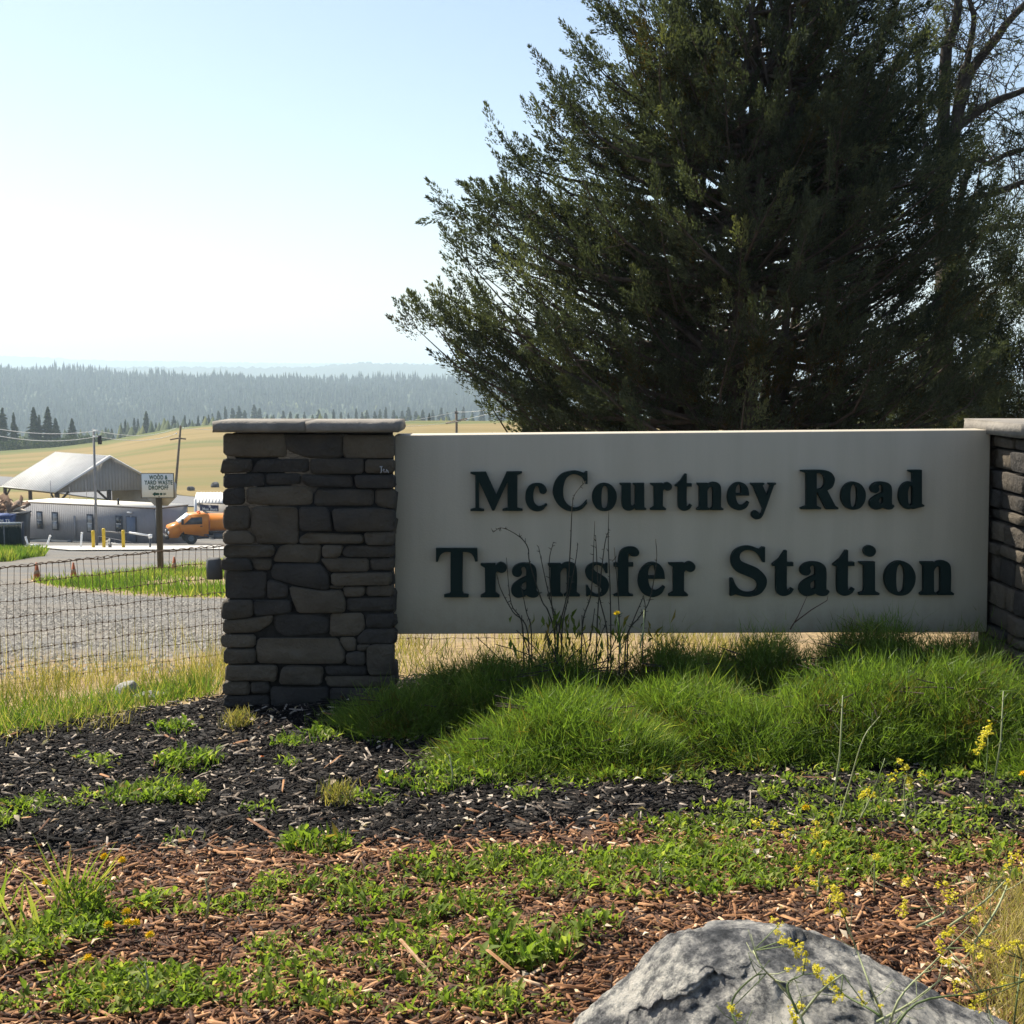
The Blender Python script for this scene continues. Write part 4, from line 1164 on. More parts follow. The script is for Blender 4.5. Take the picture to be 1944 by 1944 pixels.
wire([at(183.5, 818, 99.8), at(335, 812, 167.6)], 'upper overhead wire between the light pole and the leaning pole', .6)
wire([at(183.5, 829, 99.8), at(334.5, 823, 167.6)], 'lower overhead wire between the light pole and the leaning pole', .5)
wire([at(347.5, 812.5, 167.6), at(866.5, 782, 189.6)], 'overhead wire from the leaning pole to the pole behind the sign', 1.3)
wire([at(866.5, 782, 189.6), at(1010, 752, 150)], 'upper overhead wire running from the crossarm pole into the juniper', .5)
wire([at(753, 809.5, 186), at(848, 803, 189.5), at(887, 795, 189.5), at(1010, 762, 150)], 'lower overhead wire on the crossarm of the pole behind the sign', .1)
# ---- bollards, rails and small things along the road
SIZE = {}
def bollard(px, y0, y1, label):
    p = at(px, y1, 62); h = at(px, y0, 62)[2] - p[2]
    t = thing('bollard', label, 'bollard', p, 'yellow bollards by the road')
    g = G(); lathe(g, [(.075, -.1), (.075, h - .04), (.055, h - .005), (.001, h)], p, 12); g.build('post', MATS['yellow_paint'], t)
bollard(177.5, 1007, 1043.5, 'yellow bollard just left of the grey light pole')
bollard(197.5, 1003, 1043, 'taller yellow bollard just right of the light pole, at the end of the gate rail')
bollard(234.5, 1006, 1041.5, 'yellow bollard in front of the blue trailer door')
t = thing('gate_arm', 'galvanized rail with a white tip slanting right from the middle yellow bollard', 'gate', at(200, 1012, 62.2))
g = G(); tube(g, [at(200, 1009, 62.2), at(222, 1011, 62.2), at(245, 1011, 62.2)], .03, 6); g.build('arm', MATS['steel_grey'], t)
g = G(); tube(g, [at(245, 1011, 62.2), at(283, 1016.5, 62.2)], .045, 6); g.build('arm', MATS['white_paint'], t)
g = G(); box(g, at(285, 1018, 62.2), (.14, .14, .16)); g.build('tip', MATS['white_paint'], t)
g = G(); q = at(285, 1022, 62.3); tube(g, [q, gpt(285, 62.3)], .04, 6); g.build('rest_post', MATS['trim_dark'], t)
t = thing('standpipe', 'short grey standpipe with white valve handles beside the middle bollard', 'pipe', at(208.5, 1042, 62.4))
g = G(); q = at(209, 1042, 62.4); box(g, q + np.array([0, 0, .11]), (.12, .12, .3)); g.build('pipe', MATS['steel_grey'], t)
g = G()
for x_, y_ in ((203, 1027.5), (207, 1025), (204.5, 1031.5)): lathe(g, [(.001, -.03), (.05, -.03), (.05, .03), (.001, .03)], at(x_, y_, 62.3), 8, 'y')
tube(g, [at(203, 1027.5, 62.35), at(208.5, 1034, 62.35)], .02, 5); tube(g, [at(207, 1025, 62.35), at(208.5, 1034, 62.35)], .02, 5); g.build('valve', MATS['white_paint'], t)
g = G(); tube(g, [at(211, 1031.5, 62.4), at(228, 1033, 62.4)], .03, 6); g.build('outlet', MATS['white_paint'], t)
t = thing('bike_rail', 'low bent white pipe rail standing by the end of the green fence', 'rail', at(65, 1045, 56))
g = G(); tube(g, [at(57, 1052, 56), at(56.5, 1036.5, 56), at(58, 1035, 56), at(71, 1034, 56), at(73.5, 1036, 56), at(75, 1053, 56)], .035, 6); g.build('pipe', MATS['white_paint'], t)
g = G(); tube(g, [at(57, 1044, 56), at(75, 1043, 56)], .025, 6); g.build('crossbar', MATS['white_paint'], t)
for (x0, y0, x1, y1, lab) in ((48.5, 1020, 57, 1043, 'white marker stake leaning left beside the green fence post'), (95, 1018, 86, 1041, 'white marker stake leaning right in front of the trailer skirting'),
                              (155.5, 1012.5, 153, 1040, 'thin upright white marker stake left of the yellow bollards')):
    p = at(x1, y1 + 3, 66); tp = at(x0, y0, 66)
    t = thing('marker_stake', lab, 'stake', p, 'white marker stakes along the road')
    g = G(); tube(g, [p, tp], .045, 6); g.build('rod', MATS['white_paint'], t)
    g = G(); tube(g, [tp, tp + (tp - p) * .06], .06, 6); g.build('cap', MATS['white_paint'], t)
# green slatted fence panel
t = thing('slatted_fence', 'dark green slatted chain link fence with a white top rail at the left edge', 'fence', gpt(20, 50))
GY = 50.; A_, B_ = at(-60, 1056, GY), at(46, 1057, GY)
zt_l, zt_r = at(-60, 996, GY)[2], at(44, 993.5, GY)[2]
for k in range(46):
    x0_ = A_[0] + (B_[0] - A_[0]) * k / 46; w_ = (B_[0] - A_[0]) / 46
    g = G(); box(g, (x0_ + w_ / 2, GY + rng.uniform(-.004, .004), (A_[2] + zt_l) / 2 - .02), (w_ * .92, .02, zt_l - A_[2] + .04)); g.build('slat', MATS['slat_green'], t)
g = G(); tube(g, [(A_[0], GY - .03, zt_l + .03), (B_[0] - .05, GY - .03, zt_r + .02)], .032, 6); g.build('top_rail', MATS['white_paint'], t)
for px_ in (9.5, 45):
    q = at(px_, 1058, GY - .05); g = G(); tube(g, [q, (q[0], q[1], zt_r + (.05 if px_ > 20 else -.05))], .05 if px_ > 20 else .022, 6); g.build('post', MATS['trim_dark' if px_ > 20 else 'steel_grey'], t)
# ---- yard waste sign
WY = 34.
pb_ = at(304, 1086, WY)
ws = thing('road_sign', 'white sign reading WOOD & YARD WASTE DROPOFF with a left arrow on a dark wooden post', 'sign', pb_)
g = G(); box(g, (pb_[0], WY + .05, (pb_[2] + at(304, 899, WY)[2]) / 2 - .15), (.135, .10, at(304, 899, WY)[2] - pb_[2] + .3), bev=.012); g.build('post', MATS['post_treated'], ws)
b0, b1 = at(269, 945, WY - .03), at(329.5, 898.5, WY - .03)
g = G(); box(g, ((b0[0] + b1[0]) / 2, WY - .03, (b0[2] + b1[2]) / 2), (b1[0] - b0[0], .02, b1[2] - b0[2]), bev=.006); bd = g.build('board', MATS['sign_white'], ws)
g = G(); x0_, x1_, z0_, z1_ = b0[0], b1[0], b0[2], b1[2]
for c_, s_ in ((((x0_ + x1_) / 2, WY - .03, z1_), (x1_ - x0_ + .012, .028, .014)), (((x0_ + x1_) / 2, WY - .03, z0_), (x1_ - x0_ + .012, .028, .014)), ((x0_, WY - .03, (z0_ + z1_) / 2), (.014, .027, z1_ - z0_ - .02)), ((x1_, WY - .03, (z0_ + z1_) / 2), (.014, .027, z1_ - z0_ - .02))):
    box(g, c_, s_)
g.build('edging', MATS['post_treated'], bd)
for body, yc, w_ in (('WOOD &', 906.2, 35), ('YARD WASTE', 916.0, 53.5), ('DROPOFF', 925.8, 37.5)):
    xc = {'WOOD &': 300.5, 'YARD WASTE': 300.8, 'DROPOFF': 301}[body]
    o = text_mesh('lettering', body, 1.0, (0, 0, 0), (1, 0, 0), (0, 0, 1), 'sign_green', bd, .024)
    v = np.zeros(len(o.data.vertices) * 3, np.float32); o.data.vertices.foreach_get('co', v); v = v.reshape(-1, 3)
    lo, hi = v.min(0), v.max(0); tgt_w, tgt_h = w_ / F * WY, 8.3 / F * WY
    ce = at(xc, yc, WY - .045)
    v[:, 0] = (v[:, 0] - (lo[0] + hi[0]) / 2) / (hi[0] - lo[0]) * tgt_w + ce[0]
    v[:, 2] = (v[:, 2] - (lo[2] + hi[2]) / 2) / (hi[2] - lo[2]) * tgt_h + ce[2]
    v[:, 1] = ce[1] + v[:, 1] * .3
    o.data.vertices.foreach_set('co', v.ravel()); o.data.update()
g = G()
def flat(pts, y=WY - .044):
    P0 = [at(a, b_, y) for a, b_ in pts]; n_ = len(P0); th_ = np.array([0, .006, 0])
    g.add(P0 + [p + th_ for p in P0], [tuple(range(n_))] + [(k, (k + 1) % n_, (k + 1) % n_ + n_, k + n_) for k in range(n_)])
flat([(289, 938.2), (294.8, 934), (294.8, 942.4)]); flat([(294.9, 936), (302, 936), (302, 940.2), (294.9, 940.2)]); flat([(303.7, 936), (308.2, 936), (308.2, 940), (303.7, 940)])
flat([(310.3, 936), (312.6, 936), (312.6, 940), (310.3, 940)]); flat([(313.9, 935.8), (315, 935.8), (315, 939.8), (313.9, 939.8)])
g.build('arrow', MATS['sign_green'], bd)
for x_, y_ in ((300.5, 900.6), (302, 942.8)):
    g = G(); lathe(g, [(.001, -.012), (.012, -.012), (.012, 0), (.001, 0)], at(x_, y_, WY - .04), 8, 'y'); g.build('bolt', MATS['wire_rust'], bd)
g = G(); oc = at(305.5, 931, WY + .13); th_ = (np.arange(8) + .5) / 8 * 6.2832
V = [(oc[0] + .405 * math.cos(q), oc[1], oc[2] + .405 * math.sin(q)) for q in th_]; V += [(x, y + .012, z) for x, y, z in V]
g.add(V, [tuple(range(8)), tuple(range(15, 7, -1))] + [(k, k + 8, (k + 1) % 8 + 8, (k + 1) % 8) for k in range(8)]); o = g.build('octagon_back', MATS['sign_back'], ws); o['label'] = 'bare grey back of an eight sided sign below the white board'
# ---- cones
def cone(px, y0, y1, label):
    p = grow(px, y1); h = at(px, y0, p[1])[2] - p[2]
    t = thing('traffic_cone', label, 'cone', p, 'weathered traffic cones round the grass island')
    w_ = h * .30
    g = G(); lathe(g, [(w_ * .72, 0.02), (w_ * .68, .03), (w_ * .16, h), (.001, h)], p, 14); g.build('body', MATS['cone_orange'], t)
    g = G(); box(g, p + np.array([0, 0, .012]), (w_ * 1.9, w_ * 1.9, .03), .3); g.build('foot', MATS['cone_dirty'], t)
    g = G(); a0, a1 = .42, .62; rr_ = lambda q: w_ * (.68 - .52 * q) + .006
    lathe(g, [(rr_(a0) - .004, h * a0), (rr_(a0), h * a0), (rr_(a1), h * a1), (rr_(a1) - .004, h * a1)], p, 14); g.build('stripe', MATS['cone_dirty'], t)
cone(70.5, 1068, 1105, 'faded orange traffic cone at the left tip of the grass island')
cone(140, 1068, 1100, 'faded orange traffic cone second from the left tip of the grass island')
cone(331, 1057, 1087, 'faded orange traffic cone right of the yard waste sign post')
# ---- rocks
def rock(name, c_, size, seed, mat, label, group=None, sub=3, cat='rock', flat_=.7):
    bm = bmesh.new(); bmesh.ops.create_icosphere(bm, subdivisions=sub, radius=1)
    V = np.array([v.co[:] for v in bm.verts]); r_ = np.random.default_rng(seed)
    for k in range(14):
        d_ = unit(r_.normal(size=3)); cut = r_.uniform(.55, .9); ov = V @ d_ - cut; V = V - np.maximum(ov, 0)[:, None] * d_ * .85
    V = V * np.array(size) * (1 + .05 * vnoise(V[:, 0] + V[:, 2], V[:, 1] - V[:, 2], seed, 3))[:, None] + np.array(c_)
    for v, q in zip(bm.verts, V): v.co = q
    me = bpy.data.meshes.new(name); bm.to_mesh(me); bm.free(); me.materials.append(MATS[mat])
    return tag(link(name, me), label, cat, group)
q = gpt(362, 172); rock('rock', q + np.array([0, 0, .1]), (.55, .5, .45), 1, 'rock_dark', 'pale sided rock on the meadow edge above the orange truck', 'rocks on the meadow edge')
q = gpt(409, 176); rock('rock', q + np.array([0, 0, .15]), (.6, .5, .55), 2, 'rock_dark', 'dark rock on the meadow edge just left of the stone pillar', 'rocks on the meadow edge')
surf('rock_white', (.24, .23, .215), (.36, .35, .33), scale=8, rough=.95, bump=.02)
q = gpt(239, 6.75); rock('rock', q + np.array([0, 0, .03]), (.07, .06, .085), 4, 'rock_white', 'small pale stone in the grass at the foot of the wire fence', None)
q = gpt(286, 6.7); rock('concrete_chunk', q + np.array([0, 0, .015]), (.10, .05, .03), 6, 'rock_white', 'flat pale lump of concrete right of the small pale stone by the fence', None)
q = gpt(61, 47); rock('white_stone', q + np.array([0, 0, .05]), (.1, .1, .09), 7, 'white_paint', 'small white stone on the gravel below the green fence post', None, 2)

# ================================================================== WIRE FENCE
fence = thing('wire_fence', 'rusty woven wire fence stretching left from the stone pillar and on behind the sign', 'fence', (-1.9, 8.6, -.4))
def fpt(px, row, drop=0.):
    """point of the fence at a photo column; rows run 0 (top wire) to 8"""
    Y = 9.0 - .8 * (420 - px) / 420 if px < 420 else 9.0
    x0_, x1_ = at(420, 1037, 9.0), at(0, 1079, 8.2)
    t_ = (420 - px) / 420
    zt_ = x0_[2] + (x1_[2] - x0_[2]) * max(min(t_, 1.4), -.05) if px < 440 else x0_[2]
    X = at(px, 1050, Y)[0]
    return np.array([X, Y, zt_ - row * .0992 - drop])
pxs = np.arange(-60, 1120, 6.6)
r_ = np.random.default_rng(12)
fx = lambda px: .006 * np.sin(px * .043) + .004 * np.sin(px * .11 + 1)
for row in range(9):
    P = np.array([fpt(px, row) for px in pxs]); 
    kink = np.interp(pxs, [-60, 60, 130, 200, 260, 330, 420, 1120], [.0, -.006, .004, -.012, .006, 0, 0, 0]) * (1 - row / 9) * .5
    P[:, 2] += .004 * np.sin(pxs * .09 + row) + kink; P[:, 1] += fx(pxs)
    g = G(); tube(g, P, .0032 if row == 0 else .0018, 4); g.build('horizontal_wire', MATS['wire_rust'], fence)
P = np.array([fpt(px, 0) for px in pxs]); P[:, 2] += .006 + .006 * np.sin(pxs * .35); g = G(); tube(g, P, .0024, 4); g.build('top_strand', MATS['wire_rust'], fence)
px = -58.
while px < 1100:
    lean = 5 * math.sin(px * .021 + 1) + r_.uniform(-1, 1)
    P = np.array([fpt(px + lean * max(0, 1 - k / 3.) + r_.uniform(-.5, .5), k) for k in range(9)]); P[:, 1] += fx(px)
    g = G(); tube(g, P, .0018, 4)
    for k in range(9): box(g, P[k], (.009, .006, .008))
    g.build('vertical_wire', MATS['wire_rust'], fence)
    px += r_.uniform(12.2, 13.6) if px < 440 else 15
surf('box_grey', (.09, .095, .10), (.12, .125, .13), scale=12, rough=.7)
q = at(407, 1079, 6.55)
g = G(); box(g, q, (.075, .03, .102), 0, bev=.014); o = g.build('utility_box', MATS['box_grey']); tag(o, 'small dark grey rounded plate sticking out from the left side of the stone pillar', 'box')
g = G(); tube(g, [q + np.array([0, .02, 0]), (PX0 + .02, 6.57, q[2])], .004, 5); 
g.build('bracket', MATS['steel_grey'], o)

# ================================================================== JUNIPER
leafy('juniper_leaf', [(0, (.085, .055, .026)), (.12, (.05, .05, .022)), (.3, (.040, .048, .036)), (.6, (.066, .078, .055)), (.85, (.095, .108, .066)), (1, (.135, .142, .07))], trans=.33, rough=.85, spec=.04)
surf('juniper_bark', (.045, .034, .027), (.10, .078, .062), scale=18, rough=.95, bump=.01, stretch=(1, 1, .2))
JY = 14.0
jb = gpt(1385, JY)
jun = thing('juniper_tree', 'big dark dense juniper tree with many upswept branches behind the sign panel', 'tree', jb)
ez = [-140, 0, 100, 200, 290, 380, 480, 560, 610, 700, 760, 810, 860]
eL = [1215, 1140, 1088, 1050, 1025, 885, 862, 860, 825, 880, 925, 990, 1100]
eR = [1640, 1740, 1800, 1840, 1860, 1875, 1890, 1895, 1900, 1905, 1905, 1890, 1800]
zz = np.array([at(1390, y, JY)[2] for y in ez])[::-1]
xL = np.array([at(x, y, JY)[0] for x, y in zip(eL, ez)])[::-1]
xR = np.array([at(x, y, JY)[0] for x, y in zip(eR, ez)])[::-1]
jc = lambda z: (at(1395, 800, JY)[0] + (.18 * (z + .8) / 6))
def jrad(z, ph):
    c_ = np.cos(ph); cx = jc(z)
    rl, rr_ = cx - np.interp(z, zz, xL), np.interp(z, zz, xR) - cx
    return np.where(c_ < 0, rl, rr_) * (np.abs(c_) ** 1.5) + (1 - np.abs(c_) ** 1.5) * (rl + rr_) / 2 * .85
r_ = np.random.default_rng(21)
gw, gl = G(), G()
stems = []
for k in range(9):
    ph = k / 9 * 6.2832 + r_.uniform(-.3, .3)
    top = r_.uniform(3.2, 5.9) if k else 6.2
    rad = .0 if k == 0 else r_.uniform(.25, .5)
    P = []
    for t in np.linspace(0, 1, 9):
        z = jb[2] - .1 + (top - jb[2]) * t
        q = rad * jrad(min(z + .6, 6), ph) * t ** .7
        P.append([jc(z) + q * math.cos(ph) + r_.uniform(-.04, .04), JY + q * math.sin(ph) + r_.uniform(-.04, .04), z])
    P = np.array(P); stems.append(P)
    tube(gw, P, np.linspace(.085 if k else .11, .018, 9), 7)
gw.build('trunk', MATS['juniper_bark'], jun, smooth=True)
gb = G()
tips = [(778, 612, .1), (800, 600, 0), (832, 552, .0), (850, 398, -.2), (862, 470, .2), (880, 440, 0), (960, 268, .0), (948, 300, .2), (1000, 318, -.2), (1022, 205, .1), (1032, 128, -.1), (1024, 290, .2),
        (1090, 70, 0), (1135, 8, .1), (925, 742, .0), (955, 775, .2), (985, 800, 0), (880, 690, .2), (905, 565, -.3), (1040, 270, .3), (870, 560, .4), (1000, 806, .3), (890, 640, .3), (812, 592, .1), (840, 585, -.1), (862, 592, .1), (872, 622, -.2), (900, 602, .1), (902, 652, -.1), (932, 622, .2), (960, 652, -.2), (930, 702, .1), (962, 722, -.2), (1000, 702, .2), (950, 682, -.1), (912, 668, .2), (990, 752, -.1), (1012, 772, .1), (1040, 740, 0), (905, 700, 0), (960, 340, .1), (930, 380, -.1), (905, 420, .1), (985, 300, .0), (890, 500, .2), (1060, 160, .1), (1050, 220, -.1),
        (1765, 110, 0), (1805, 190, .2), (1830, 255, -.2), (1845, 330, .1), (1862, 400, 0), (1872, 460, -.2), (1882, 525, .2), (1790, 260, -.3), (1812, 325, .3), (1822, 400, -.3), (1842, 480, .3), (1852, 560, 0), (1785, 165, -.1), (1745, 70, .2), (1802, 450, -.4), (1816, 520, .4), (1872, 605, 0), (1884, 680, .2), (1852, 640, -.3), (1762, 300, .3), (1772, 380, -.5), (1835, 440, .5), (1800, 590, -.5), (1825, 700, -.3), (1790, 660, .3), (1750, 200, -.4), (1700, 40, .2), (1770, 190, .1), (1850, 420, .2), (1880, 360, -.2)]
N1 = 730
Pl, Dl, Ll, Tl = [], [], [], []
def plume(base, d, L, n, t0, wide=.27):
    """one feathery spray: small scale leaves set along and round a shoot"""
    t = r_.uniform(0, 1, n) ** .85
    rad_ = unit(np.cross(np.tile(d, (n, 1)), r_.normal(size=(n, 3))))
    w = L * wide * (1 - t) ** .7 * np.minimum(1, (t + .10) / .28)
    lob = 1 + .45 * np.sin(t * 19 + 3 * np.arctan2(rad_[:, 1], rad_[:, 0]) + r_.uniform(0, 6))      # side shoots
    Pl.append(base + d * (t * L)[:, None] + rad_ * (w * lob * r_.uniform(.15, 1, n) ** .6)[:, None])
    Dl.append(unit(d + rad_ * r_.uniform(.2, .9, n)[:, None] + np.array([0, 0, .15])))
    Ll.append(r_.uniform(.018, .042, n))
    Tl.append(np.clip(t0 + r_.normal(size=n) * .10 + .12 * t, 0, 1))
for k in range(N1 + len(tips)):
    if k < N1:
        z = r_.uniform(-.75, 6.1) if r_.uniform() < .8 else r_.uniform(1.2, 4.5)
        ph = r_.uniform(0, 6.2832)
        if r_.uniform() < .45: ph = -abs(ph % 3.1416)
        s__ = r_.uniform()
        if s__ < .20: ph = r_.choice([-1, 1]) * r_.uniform(2.3, 3.14)
        elif s__ < .44: ph = r_.choice([-1, 1]) * r_.uniform(0, .9)          # towards the camera
        fr = r_.uniform(.22, 1.0) ** .7
        rd = jrad(z, ph) * fr * .97 * (1 + .13 * math.sin(ph * 3 + z * 1.7) * math.sin(z * 2.6 + ph * 2))
        tip = np.array([jc(z) + rd * math.cos(ph), JY + rd * math.sin(ph), z])
        if z < .5 and fr < .62 and r_.uniform() < .7: continue     # bare lower inside
    else:
        x_, y_, dy = tips[k - N1]; tip = at(x_, y_, JY + dy); fr = 1.05
    z = tip[2]
    st = stems[r_.integers(0, 9)]
    hd = np.array([tip[0] - jc(z), tip[1] - JY]); rd = np.linalg.norm(hd)
    z0 = max(jb[2] + .25, z - rd * r_.uniform(.10, .55) - .12)
    i = np.argmin(np.abs(st[:, 2] - z0) + .5 * np.linalg.norm(st[:, :2] - tip[:2], axis=1))
    A_ = st[min(i, len(st) - 1)]
    mid = A_ * .45 + tip * .55 + np.array([hd[0] * .10, hd[1] * .10, -.20 * rd]) + r_.normal(size=3) * (.05 + .09 * rd)
    tt = np.linspace(0, 1, 6)[:, None]
    C = (1 - tt) ** 2 * A_ + 2 * tt * (1 - tt) * mid + tt ** 2 * tip
    tube(gb, C, np.linspace(.020 + .005 * rd, .003, 6), 3, cap=False)
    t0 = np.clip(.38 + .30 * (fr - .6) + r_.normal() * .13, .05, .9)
    if r_.uniform() < .05: t0 = .05
    if r_.uniform() < .08: t0 = .85
    ns = int((3.6 + 2.6 * rd) * (1.0 if tip[1] < JY + .5 else .95))
    out_ = unit(np.array([hd[0], hd[1], 0]))
    for q in range(ns):
        t = 1 - r_.uniform(0, .62) if q else 1.0
        i0 = min(int(t * 5), 4); b_ = C[i0] + (C[i0 + 1] - C[i0]) * (t * 5 - i0)
        tg = unit(C[i0 + 1] - C[i0])
        d_ = unit(tg * .75 + out_ * .25 + r_.normal(size=3) * (.42 if q else .1) + np.array([0, 0, .42]))
        L_ = r_.uniform(.24, .46) * (1.1 if q == 0 else 1)
        off = r_.normal(size=3) * np.array([1, 1, .6]) * (.13 * min(1, rd) * (1.25 - t) + .03) if q else np.zeros(3)
        if q and np.linalg.norm(off) > .08: tube(gb, [b_, b_ + off * .6 + d_ * .03, b_ + off + d_ * .08], [.006, .004, .002], 3, cap=False)
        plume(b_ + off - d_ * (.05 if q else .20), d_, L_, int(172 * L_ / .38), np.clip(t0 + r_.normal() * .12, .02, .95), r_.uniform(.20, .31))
        if q == 0: plume(b_ - d_ * .05, unit(d_ + r_.normal(size=3) * .12), .22, 30, t0, .08)
gb.build('branch', MATS['juniper_bark'], jun)
Pl, Dl, Ll, Tl = map(np.concatenate, (Pl, Dl, Ll, Tl))
nl = len(Pl)
sd = unit(np.cross(Dl, rng.normal(size=(nl, 3)))) * (Ll * .19 + .001)[:, None]
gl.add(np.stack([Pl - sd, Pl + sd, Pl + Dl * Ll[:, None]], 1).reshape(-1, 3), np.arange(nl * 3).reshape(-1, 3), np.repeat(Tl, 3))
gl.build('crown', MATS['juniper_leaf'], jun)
print('juniper leaves', len(Pl))

# ---- bare limbed tree at the right
leafy('grey_pine_leaf', [(0, (.06, .055, .035)), (.5, (.06, .075, .045)), (1, (.11, .125, .06))], trans=.35)
surf('limb_bark', (.035, .028, .022), (.085, .068, .055), scale=14, rough=.95, bump=.01)
OY = 18.5
oak = thing('bare_tree', 'tree with dark curving limbs and thin wiry twigs at the top right corner', 'tree', gpt(1800, OY))
gw, gt_, gl = G(), G(), G()
r_ = np.random.default_rng(33)
ob = gpt(1800, OY)
fork = at(1785, 420, OY)
tube(gw, [ob - np.array([0, 0, .2]), at(1797, 700, OY), fork], [.11, .10, .09], 9)
z2 = lambda x, y, d=0: at(1344 + x * .3106, y * .3106, OY + d)
limbs = [([fork, z2(1450, 400), z2(1470, 260), z2(1510, 150), z2(1530, 0), z2(1545, -260), z2(1500, -600)], .085),
         ([fork, z2(1540, 520), z2(1580, 400), z2(1600, 290), z2(1625, 120), z2(1600, 0), z2(1570, -250)], .055),
         ([fork, z2(1560, 560), z2(1660, 360), z2(1750, 250), z2(1820, 150), z2(1932, 30), z2(2100, -150)], .075),
         ([fork, z2(1500, 850), z2(1600, 720), z2(1720, 640), z2(1800, 600), z2(1932, 550), z2(2150, 420)], .07),
         ([at(1790, 520, OY), z2(1600, 1020), z2(1720, 1000), z2(1850, 930), z2(2000, 900)], .05),
         ([at(1792, 560, OY), z2(1600, 1250), z2(1720, 1190), z2(1800, 1160), z2(1932, 1110), z2(2100, 1060)], .055),
         ([fork, z2(1300, 700), z2(1290, 380), z2(1240, 300), z2(1150, 240), z2(1000, 100)], .04),
         ([at(1792, 600, OY), z2(1650, 1450), z2(1800, 1390), z2(1950, 1380), z2(2100, 1330)], .045),
         ([at(1792, 650, OY), z2(1700, 1760), z2(1850, 1740), z2(2000, 1760)], .04)]
def catmull(P, n=6):
    P = np.array(P); Q = np.concatenate([[2 * P[0] - P[1]], P, [2 * P[-1] - P[-2]]]); out = []
    for i in range(1, len(Q) - 2):
        for t in np.arange(n) / n:
            out.append(.5 * (2 * Q[i] + (Q[i + 1] - Q[i - 1]) * t + (2 * Q[i - 1] - 5 * Q[i] + 4 * Q[i + 1] - Q[i + 2]) * t * t + (3 * Q[i] - Q[i - 1] - 3 * Q[i + 1] + Q[i + 2]) * t ** 3))
    out.append(P[-1]); return np.array(out)
gw.build('trunk', MATS['limb_bark'], oak, smooth=True)
TP, TD, TT = [], [], []
def twig(p, d, L, rad, depth):
    n = 7; P = [p]; dd = d.copy()
    curl = r_.normal(size=3) * .16
    for k in range(n - 1):
        dd = unit(dd + r_.normal(size=3) * .13 + curl + np.array([0, 0, .05])); P.append(P[-1] + dd * L / (n - 1))
    tube(gt_, P, np.linspace(rad, rad * .35, n), 3, cap=False)
    if depth > 0:
        for k in range(r_.integers(4, 6)):
            i = r_.integers(1, n); b_ = unit(np.array(P[i]) - np.array(P[i - 1]))
            twig(P[i], unit(b_ + r_.normal(size=3) * .75), L * r_.uniform(.35, .65), rad * .55, depth - 1)
    else:
        for k in range(3):
            i = r_.integers(2, n); TP.append(P[i]); TD.append(unit(r_.normal(size=3) + np.array([0, 0, .3])))
for P, rad in limbs:
    C = catmull(P); g = G(); tube(g, C, np.linspace(rad, rad * .45, len(C)), 7); g.build('limb', MATS['limb_bark'], oak, smooth=True)
    for k in range(17):
        i = r_.integers(3, len(C) - 1); b_ = unit(C[i] - C[i - 1])
        side = r_.normal(size=3) * np.array([1, .8, 1]); side -= b_ * (side @ b_)
        twig(C[i], unit(unit(side) + b_ * .5), r_.uniform(.45, 1.0), .011, 2)
gt_.build('twig', MATS['limb_bark'], oak)['kind'] = 'stuff'
TP, TD = np.array(TP), np.array(TD)
for k in range(2):
    sel = r_.uniform(size=len(TP)) < .55
    blades(gl, TP[sel], unit(TD[sel] + r_.normal(size=(sel.sum(), 3)) * .6), r_.uniform(.05, .11, sel.sum()), .012, tint=r_.uniform(0, 1, sel.sum()))
gl.build('needles', MATS['grey_pine_leaf'], oak)['kind'] = 'stuff'

def dark_bush(px, Y, y_top, w, label, seed, n=16000, mat='juniper_leaf', name='evergreen_shrub', depth=.8, tint=.35):
    p = gpt(px, Y); h = at(px, y_top, Y)[2] - p[2]
    t = thing(name, label, 'shrub', p, None); r = np.random.default_rng(seed)
    g = G()
    for k in range(5): tube(g, [p + np.array([r.uniform(-.1, .1), r.uniform(-.1, .1), -.05]), p + np.array([r.uniform(-.3, .3) * w, r.uniform(-.3, .3) * w * depth, h * r.uniform(.5, .9)])], [.05, .012], 5)
    g.build('branch', MATS['juniper_bark'], t)
    nc = 130
    u = unit(r.normal(size=(nc, 3))) * r.uniform(.3, 1, (nc, 1)) ** .5
    C = p + u * np.array([w / 2, w / 2 * depth, h / 2]) + np.array([0, 0, h / 2])
    i = r.integers(0, nc, n); dirs = unit(u + np.array([0, 0, .6]) + r.normal(size=(nc, 3)) * .3)
    tt = r.uniform(0, 1, (n, 1)); off = r.normal(size=(n, 3)) * .085
    P = C[i] + dirs[i] * tt * .32 + off
    g = G(); spikes(g, P, unit(dirs[i] + r.normal(size=(n, 3)) * .6), r.uniform(.04, .08, n), .017, tint=np.clip(tint + r.normal(size=nc)[i] * .12 + r.normal(size=n) * .1, 0, 1))
    g.build('foliage', MATS[mat], t)
    return t
dark_bush(1880, 17, 400, 1.9, 'tall dark evergreen shrub behind the right end of the panel, before the bare limbed tree', 54, 60000)
dark_bush(1960, 16.5, 590, 2.0, 'dark evergreen shrub at the right edge behind the right stone pillar', 51, 34000)
dark_bush(1790, 17.5, 640, 2.1, 'dark evergreen shrub between the juniper and the right edge of the photo', 52, 30000)
dark_bush(1600, 18.5, 690, 2.4, 'dark brush low behind the juniper trunks above the middle of the sign panel', 53, 9000, tint=.3)

